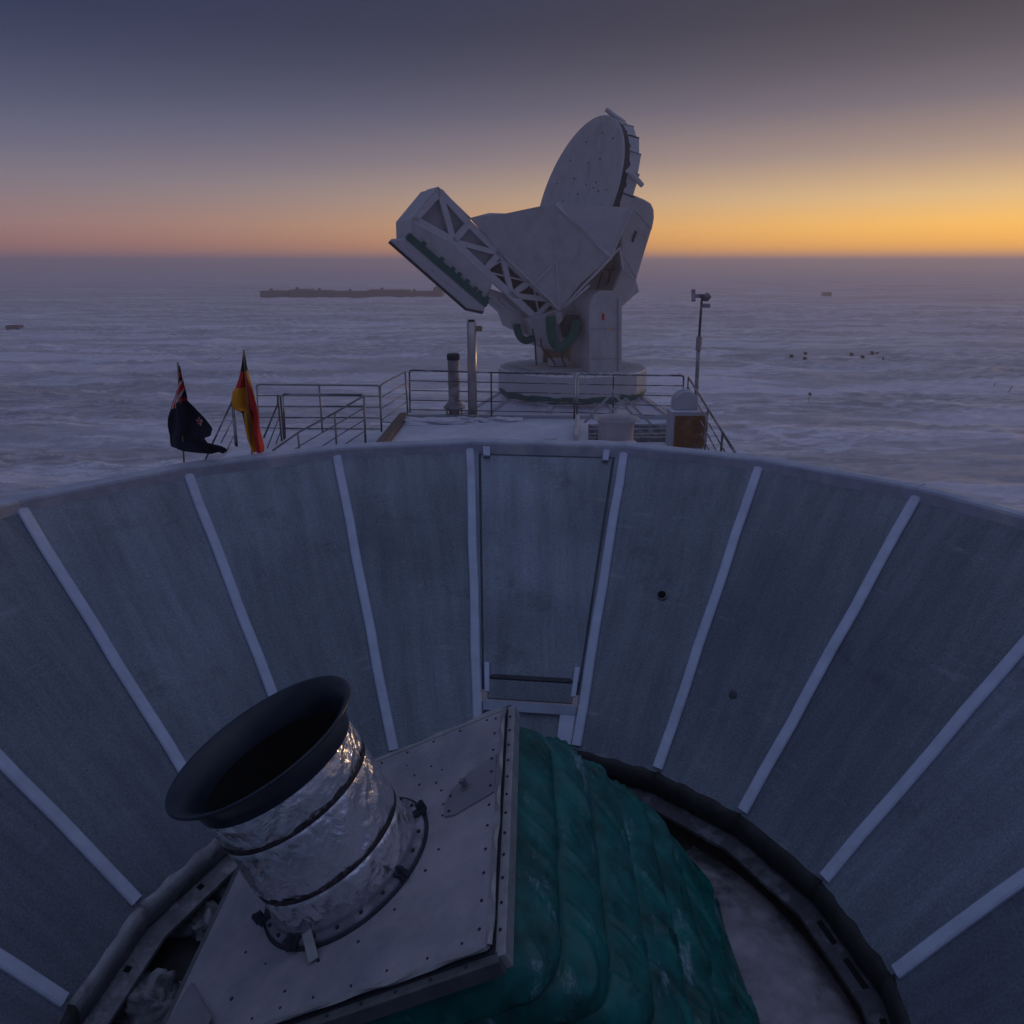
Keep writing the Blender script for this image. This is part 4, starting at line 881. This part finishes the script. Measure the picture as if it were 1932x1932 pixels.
# plywood box and domed housing
P = atZ(1300, 846, ZR); a = atY(1267, 779, P.y); b = atY(1334, 779, P.y)
bx = thing('plywood_box', P, 'brown stained plywood box with pale frosted edges at the deck corner', 'box')
cx = (a.x + b.x) / 2; wd = b.x - a.x; ht = a.z - ZR
g = G(); g.box((cx + .01, P.y + .27, ZR + ht / 2), wd, .5, ht); g.build('box_body', WHITE2, bx, bevel=.012)
g = G(); g.box((cx + .035, P.y + .005, ZR + ht * .47), wd * .86, .03, ht * .88); g.build('plywood_face', WOOD, bx, bevel=.004)
g = G(); g.box((cx + .01, P.y + .27, ZR + ht + .014), wd * 1.02, .53, .022); g.build('frosted_lid', SNOW, bx, bevel=.008)
dm = thing('domed_housing', (cx - .1, P.y + .3, ZR + ht + .02), 'white round-topped instrument housing standing on the plywood box', 'instrument')
dl = atY(1270, 770, P.y + .2); dr = atY(1317, 770, P.y + .2); dt = atY(1294, 737, P.y + .2); rad = (dr.x - dl.x) / 2; zb0 = ZR + ht + .027
prof = [(-rad, 0), (rad, 0)] + [(rad * math.cos(math.pi * k / 16), (dt.z - zb0 - rad) + rad * math.sin(math.pi * k / 16)) for k in range(17)]
for (y0, th, sc, nm) in ((P.y + .16, .16, .96, 'front_shell'), (P.y + .325, .16, 1.0, 'rear_shell')):
    g = G(); cxx = (dl.x + dr.x) / 2; g.prism([(cxx + x * sc, y0, zb0 + z * sc) for x, z in prof], (0, th, 0)); g.build(nm, WHITE2, dm, bevel=.015)
# A-frame of angle iron, second frame behind
for (Yf, pts, lab_) in ((14.2, ((440, 362), (205, 612), (655, 602)), 'front white angle-iron A-frame standing behind the funnel vent'), (15.3, ((588, 432), (440, 560), (805, 655)), 'rear white angle-iron A-frame right of the funnel vent')):
    tp_, l_, r_2 = [atY(*zd(*p), Yf) for p in pts]; af = thing('angle_frame', (l_.x, Yf, ZR), lab_, 'frame', 'angle-iron frames on the roof')
    for q in (l_, r_2):
        dz = (q.z - ZR) / max(tp_.z - q.z, .05); ft = q + (q - tp_) * min(dz, .35)
        g = G(); g.beam(tp_, ft, .055, .012, Vector((0, 1, 0))); g.beam(tp_ + Vector((0, .03, .02)), ft + Vector((0, .03, .02)), .012, .06, Vector((0, 1, 0))); g.build('frame_leg', WHITE2, af)
    g = G(); m0, m1 = tp_.lerp(l_, .75), tp_.lerp(r_2, .75); g.beam(m0, m1, .03, .012); g.build('cross_bar', WHITE2, af)
# weather mast
P = Vector((FRc.x + .2, FRc.y - .05, ZR)); b0 = atY(1313.5, 752, P.y); t0 = atY(1323.5, 572, P.y); mid = atY(1318, 655, P.y)
wm = thing('weather_mast', (b0.x, b0.y, ZR), 'slim weather mast with wind sensors at the right end of the far railing', 'mast')
foot = b0 + (b0 - t0) * ((b0.z - ZR) / (t0.z - b0.z))
g = G(); g.tube([foot, mid], .05, 10); g.build('lower_pole', PIPED, wm, smooth=True)
g = G(); g.tube([mid - UP * .08, mid + UP * .25], .072, 10); g.build('pole_clamp', PIPED, wm)
g = G(); g.tube([mid, t0, atY(*zz(2450, 1000, 1.39)(256, 156), P.y)], .032, 8); g.build('upper_pole', STEELD, wm, smooth=True)
zh = zz(2450, 1000, 1.39)
def wq(x, y): return atY(*zh(x, y), P.y)
g = G(); g.tube([wq(222, 152), wq(255, 153), wq(272, 160)], .05, 8); g.build('sensor_arm', STEELD, wm)
g = G(); g.tube([wq(210, 118), wq(210, 182)], .055, 10); g.build('wind_vane', STEELD, wm)
g = G(); g.tube([wq(258, 166), wq(275, 162), wq(292, 148)], [.06, .10, .08], 12); g.build('propeller_housing', STEELD, wm, smooth=True)
g = G(); g.tube([wq(252, 203), wq(295, 203)], .05, 10); g.build('lower_sensor', STEEL, wm)

# ------------------------------------------------------------------ flags on the rim
def flag(label, ptop, pbot, Pb, rows, colour, mats, nu=44, nv=70, seed=0):
    """rows: (y px, left x px, right x px) outline; cloth gathered in folds in depth"""
    root = thing('flag', Pb, label, 'flag', 'flags on the funnel rim')
    Y = Pb.y; a, b = atY(*ptop, Y), atY(*pbot, Y)
    g = G(); g.tube([b, a], .0075, 8); g.build('flag_pole', WOODPOLE, root, smooth=True)
    ys = np.array([r[0] for r in rows], float); xl = np.array([r[1] for r in rows], float); xr = np.array([r[2] for r in rows], float)
    g = G(); v = []
    for j in range(nv + 1):
        y = ys[0] + (ys[-1] - ys[0]) * j / nv; l = np.interp(y, ys, xl); r = np.interp(y, ys, xr)
        for i in range(nu + 1):
            u = i / nu; p = atY(l + (r - l) * u, y, Y)
            wv = math.sin(u * 9 + seed + j * .04) * .035 + math.sin(u * 17 + j * .11 + seed) * .014 + .02 * math.sin(j * .13 + u * 4)
            v.append((p.x, p.y + wv * min(1, (r - l) / 30) + .01, p.z))
    f = []; m = []
    for j in range(nv):
        for i in range(nu):
            f.append((j * (nu + 1) + i, j * (nu + 1) + i + 1, (j + 1) * (nu + 1) + i + 1, (j + 1) * (nu + 1) + i))
            y = ys[0] + (ys[-1] - ys[0]) * (j + .5) / nv; l = np.interp(y, ys, xl); r = np.interp(y, ys, xr); m.append(colour(l + (r - l) * (i + .5) / nu, y, (i + .5) / nu, (j + .5) / nv))
    o = len(g.v); g.v += v; g.f += f; g.m += m; g.build('flag_cloth', mats, root, smooth=True, solid=.003, recalc=False)
def nz(x, y, u, v):
    if y < 772 - (x - 318) * .12 and x < 352:                # folded canton with crossed bars
        k = (x - 336) / 16.0; w_ = (y - 715) / 22.0
        if y < 712: return 1 if x > 336 + (y - 695) * .1 and y > 702 else 0
        if abs(((x - 338) + (y - 742) * .35)) < 2.6: return 1
        if abs(((x - 338) + (y - 742) * .35)) < 5.0: return 2
        if 728 < y < 738 or 752 < y < 757: return 1 if x > 340 or y > 750 else 2
        if abs(x - 329 + (y - 740) * .25) < 2.5: return 1
        return 0
    for sx_, sy_ in ((372, 797),):
        dx, dy = x - sx_, y - sy_; rr_ = math.hypot(dx, dy); a = math.atan2(dy, dx); star = 3.2 + 3.4 * abs(math.cos(2.5 * a + .6)) ** 3
        if rr_ < star: return 1
        if rr_ < star + 1.6: return 2
    return 0
Pb = atP(347, 872, Vector((0, 0, ZT + .05)), UP)
flag('navy flag with red and white crossed canton and a red star, leftmost flag', (335.5, 684), (347.5, 876), Pb,
     [(690, 335, 338), (705, 334, 342), (725, 332, 348), (745, 328, 351), (757, 324, 352), (775, 320, 372), (790, 315, 390), (806, 313, 405), (820, 314, 402), (824, 315, 390), (833, 315, 396), (840, 316, 422), (846, 318, 431), (850, 338, 428), (854, 396, 424)], nz, [F_NAVY, F_RED, F_WHITE])
def de(x, y, u, v):
    if y < 700 - (x - 460) * .3: return 0
    if y < 731 and x < 466: return 1
    if x < 466 and y < 776: return 2
    if x > 464 and (x - 464) < (y - 700) * .30: return 1 if (x - 466) > (y - 765) * .18 else 2
    return 0 if x < 462 else 2
Pb2 = atP(474, 860, Vector((0, 0, ZT + .05)), UP)
flag('black, red and gold flag hanging limp beside the wide railing', (459.5, 660), (476, 862), Pb2,
     [(663, 458, 461), (690, 454, 466), (712, 450, 471), (731, 445, 475), (738, 440, 477), (755, 439, 481), (770, 441, 485), (778, 458, 487), (790, 460, 489), (808, 462, 490), (828, 466, 493), (846, 474, 496), (854, 476, 495)], de, [F_BLACK, F_RED, F_GOLD], seed=2)

# ================================================================== FAR THINGS
def far_box(px0, px1, ytop, ybase, label, m, name='station_building', depth=14, group='row of far station buildings', windows=0, roofkit=True):
    d = atZ((px0 + px1) / 2, ybase, 0); Y = d.y; a = atY(px0, ybase, Y); b = atY(px1, ybase, Y); t = atY(px0, ytop, Y)
    root = thing(name, ((a.x + b.x) / 2, Y, 0), label, 'building', group); wd = b.x - a.x
    g = G(); g.box(((a.x + b.x) / 2, Y + depth / 2, t.z / 2 - .6), wd, depth, t.z + 1.2); g.build('wall', m, root)
    g = G(); g.box(((a.x + b.x) / 2, Y + depth / 2, t.z + .1), wd * 1.01, depth * 1.02, .22); g.build('roof', STATION3, root)
    for k in range(windows):
        g = G(); x = a.x + wd * (k + .6) / windows; g.box((x, Y - .05, t.z * .55), wd / windows * .35, .1, t.z * .3); g.build('window', SEAL, root)
    if roofkit:
        g = G(); x = a.x + wd * random.uniform(.2, .8); g.box((x, Y + 3, t.z + .7), 1.2, 1.2, 1.0); g.build('roof_vent', STATION2, root)
far_box(491, 545, 550, 560.5, 'leftmost low brown building of the far station row', STATION, windows=4)
far_box(548, 580, 547.5, 560.5, 'brown-grey far building with a roof vent, second from the left', STATION3, windows=3)
far_box(583, 619, 549.5, 560.3, 'dark bluish far building in the middle of the row', STATION2, windows=3)
far_box(623, 688, 551, 560.2, 'long grey-brown far building right of the bluish one', STATION, windows=6)
far_box(693, 768, 548.5, 559.5, 'long reddish far building left of the boom tray', STATION, windows=7)
far_box(772, 814, 551, 559.5, 'grey far building partly behind the tilted boom tray', STATION3, windows=3)
far_box(818, 834, 543, 559.5, 'taller narrow far block at the right end of the row', STATION2, windows=1)
far_box(12, 36, 616, 625, 'lone brown crate far out on the snow at the left edge', TIMBER, name='cargo_crate', depth=2, group=None, windows=0, roofkit=False)
far_box(1556, 1569, 552.5, 557, 'tiny lone hut on the snow plain at right', STATION, name='far_hut', depth=4, group=None, windows=1, roofkit=False)
# marker flags on the snow
marks = [(710, 480, 'leftmost far marker flag on the right-hand snow'), (783, 467, 'upper of the two stacked-looking far marker flags'), (780, 494, 'lower of the two stacked-looking far marker flags'), (1022, 470, 'far marker flag left of the cluster of four'), (1080, 485, 'low far marker flag in the cluster of four'),
         (1130, 462, 'small far marker flag near the top of the cluster'), (1158, 467, 'far marker flag right of the small top one'), (1190, 498, 'tall bare marker pole at the right of the cluster'), (808, 694, 'nearest lone marker flag on the right-hand snow'), (720, 1, None)]
for k, (x, y, lab_) in enumerate(marks):
    if lab_ is None: continue
    px, py = zh(x, y + 16); P = atZ(px, py, 0); t = atY(*zh(x + 2, y - 6), P.y); hgt = max(t.z, 1.2)
    P.z = -.5
    mk = thing('marker_flag', P, lab_, 'marker flag', 'marker flags on the snow'); g = G(); g.tube([P, Vector((P.x, P.y, hgt))], .035, 6); g.build('marker_pole', WOODPOLE, mk)
    g = G(); s_ = .42 if k not in (7, 8) else .22
    v = [(P.x + a_ * s_ * 1.4 - .1, P.y + .06 * math.sin(a_ * 5), hgt - s_ * 1.3 * b_ - .12 * a_) for b_ in (0, 1) for a_ in (0, .25, .5, .75, 1)]
    g.add(v, [(i_, i_ + 1, i_ + 6, i_ + 5) for i_ in range(4)]); g.build('marker_cloth', F_BLACK, mk, solid=.01)
# leaning bamboo poles and a rope at far right
for k, (x0, y0, x1, y1, lab_) in enumerate(((1757, 645, 1785, 606, 'left leaning bamboo pole at the far right of the snow'), (1842, 665, 1872, 620, 'right leaning bamboo pole at the far right of the snow'))):
    P = atZ(*zh(x0, y0), 0); t = atY(*zh(x1, y1), P.y); g = G(); g.tube([P - UP * .3, t], .05, 6); tag(g.build('bamboo_pole', WOODPOLE), lab_, 'pole', 'leaning poles on the snow')
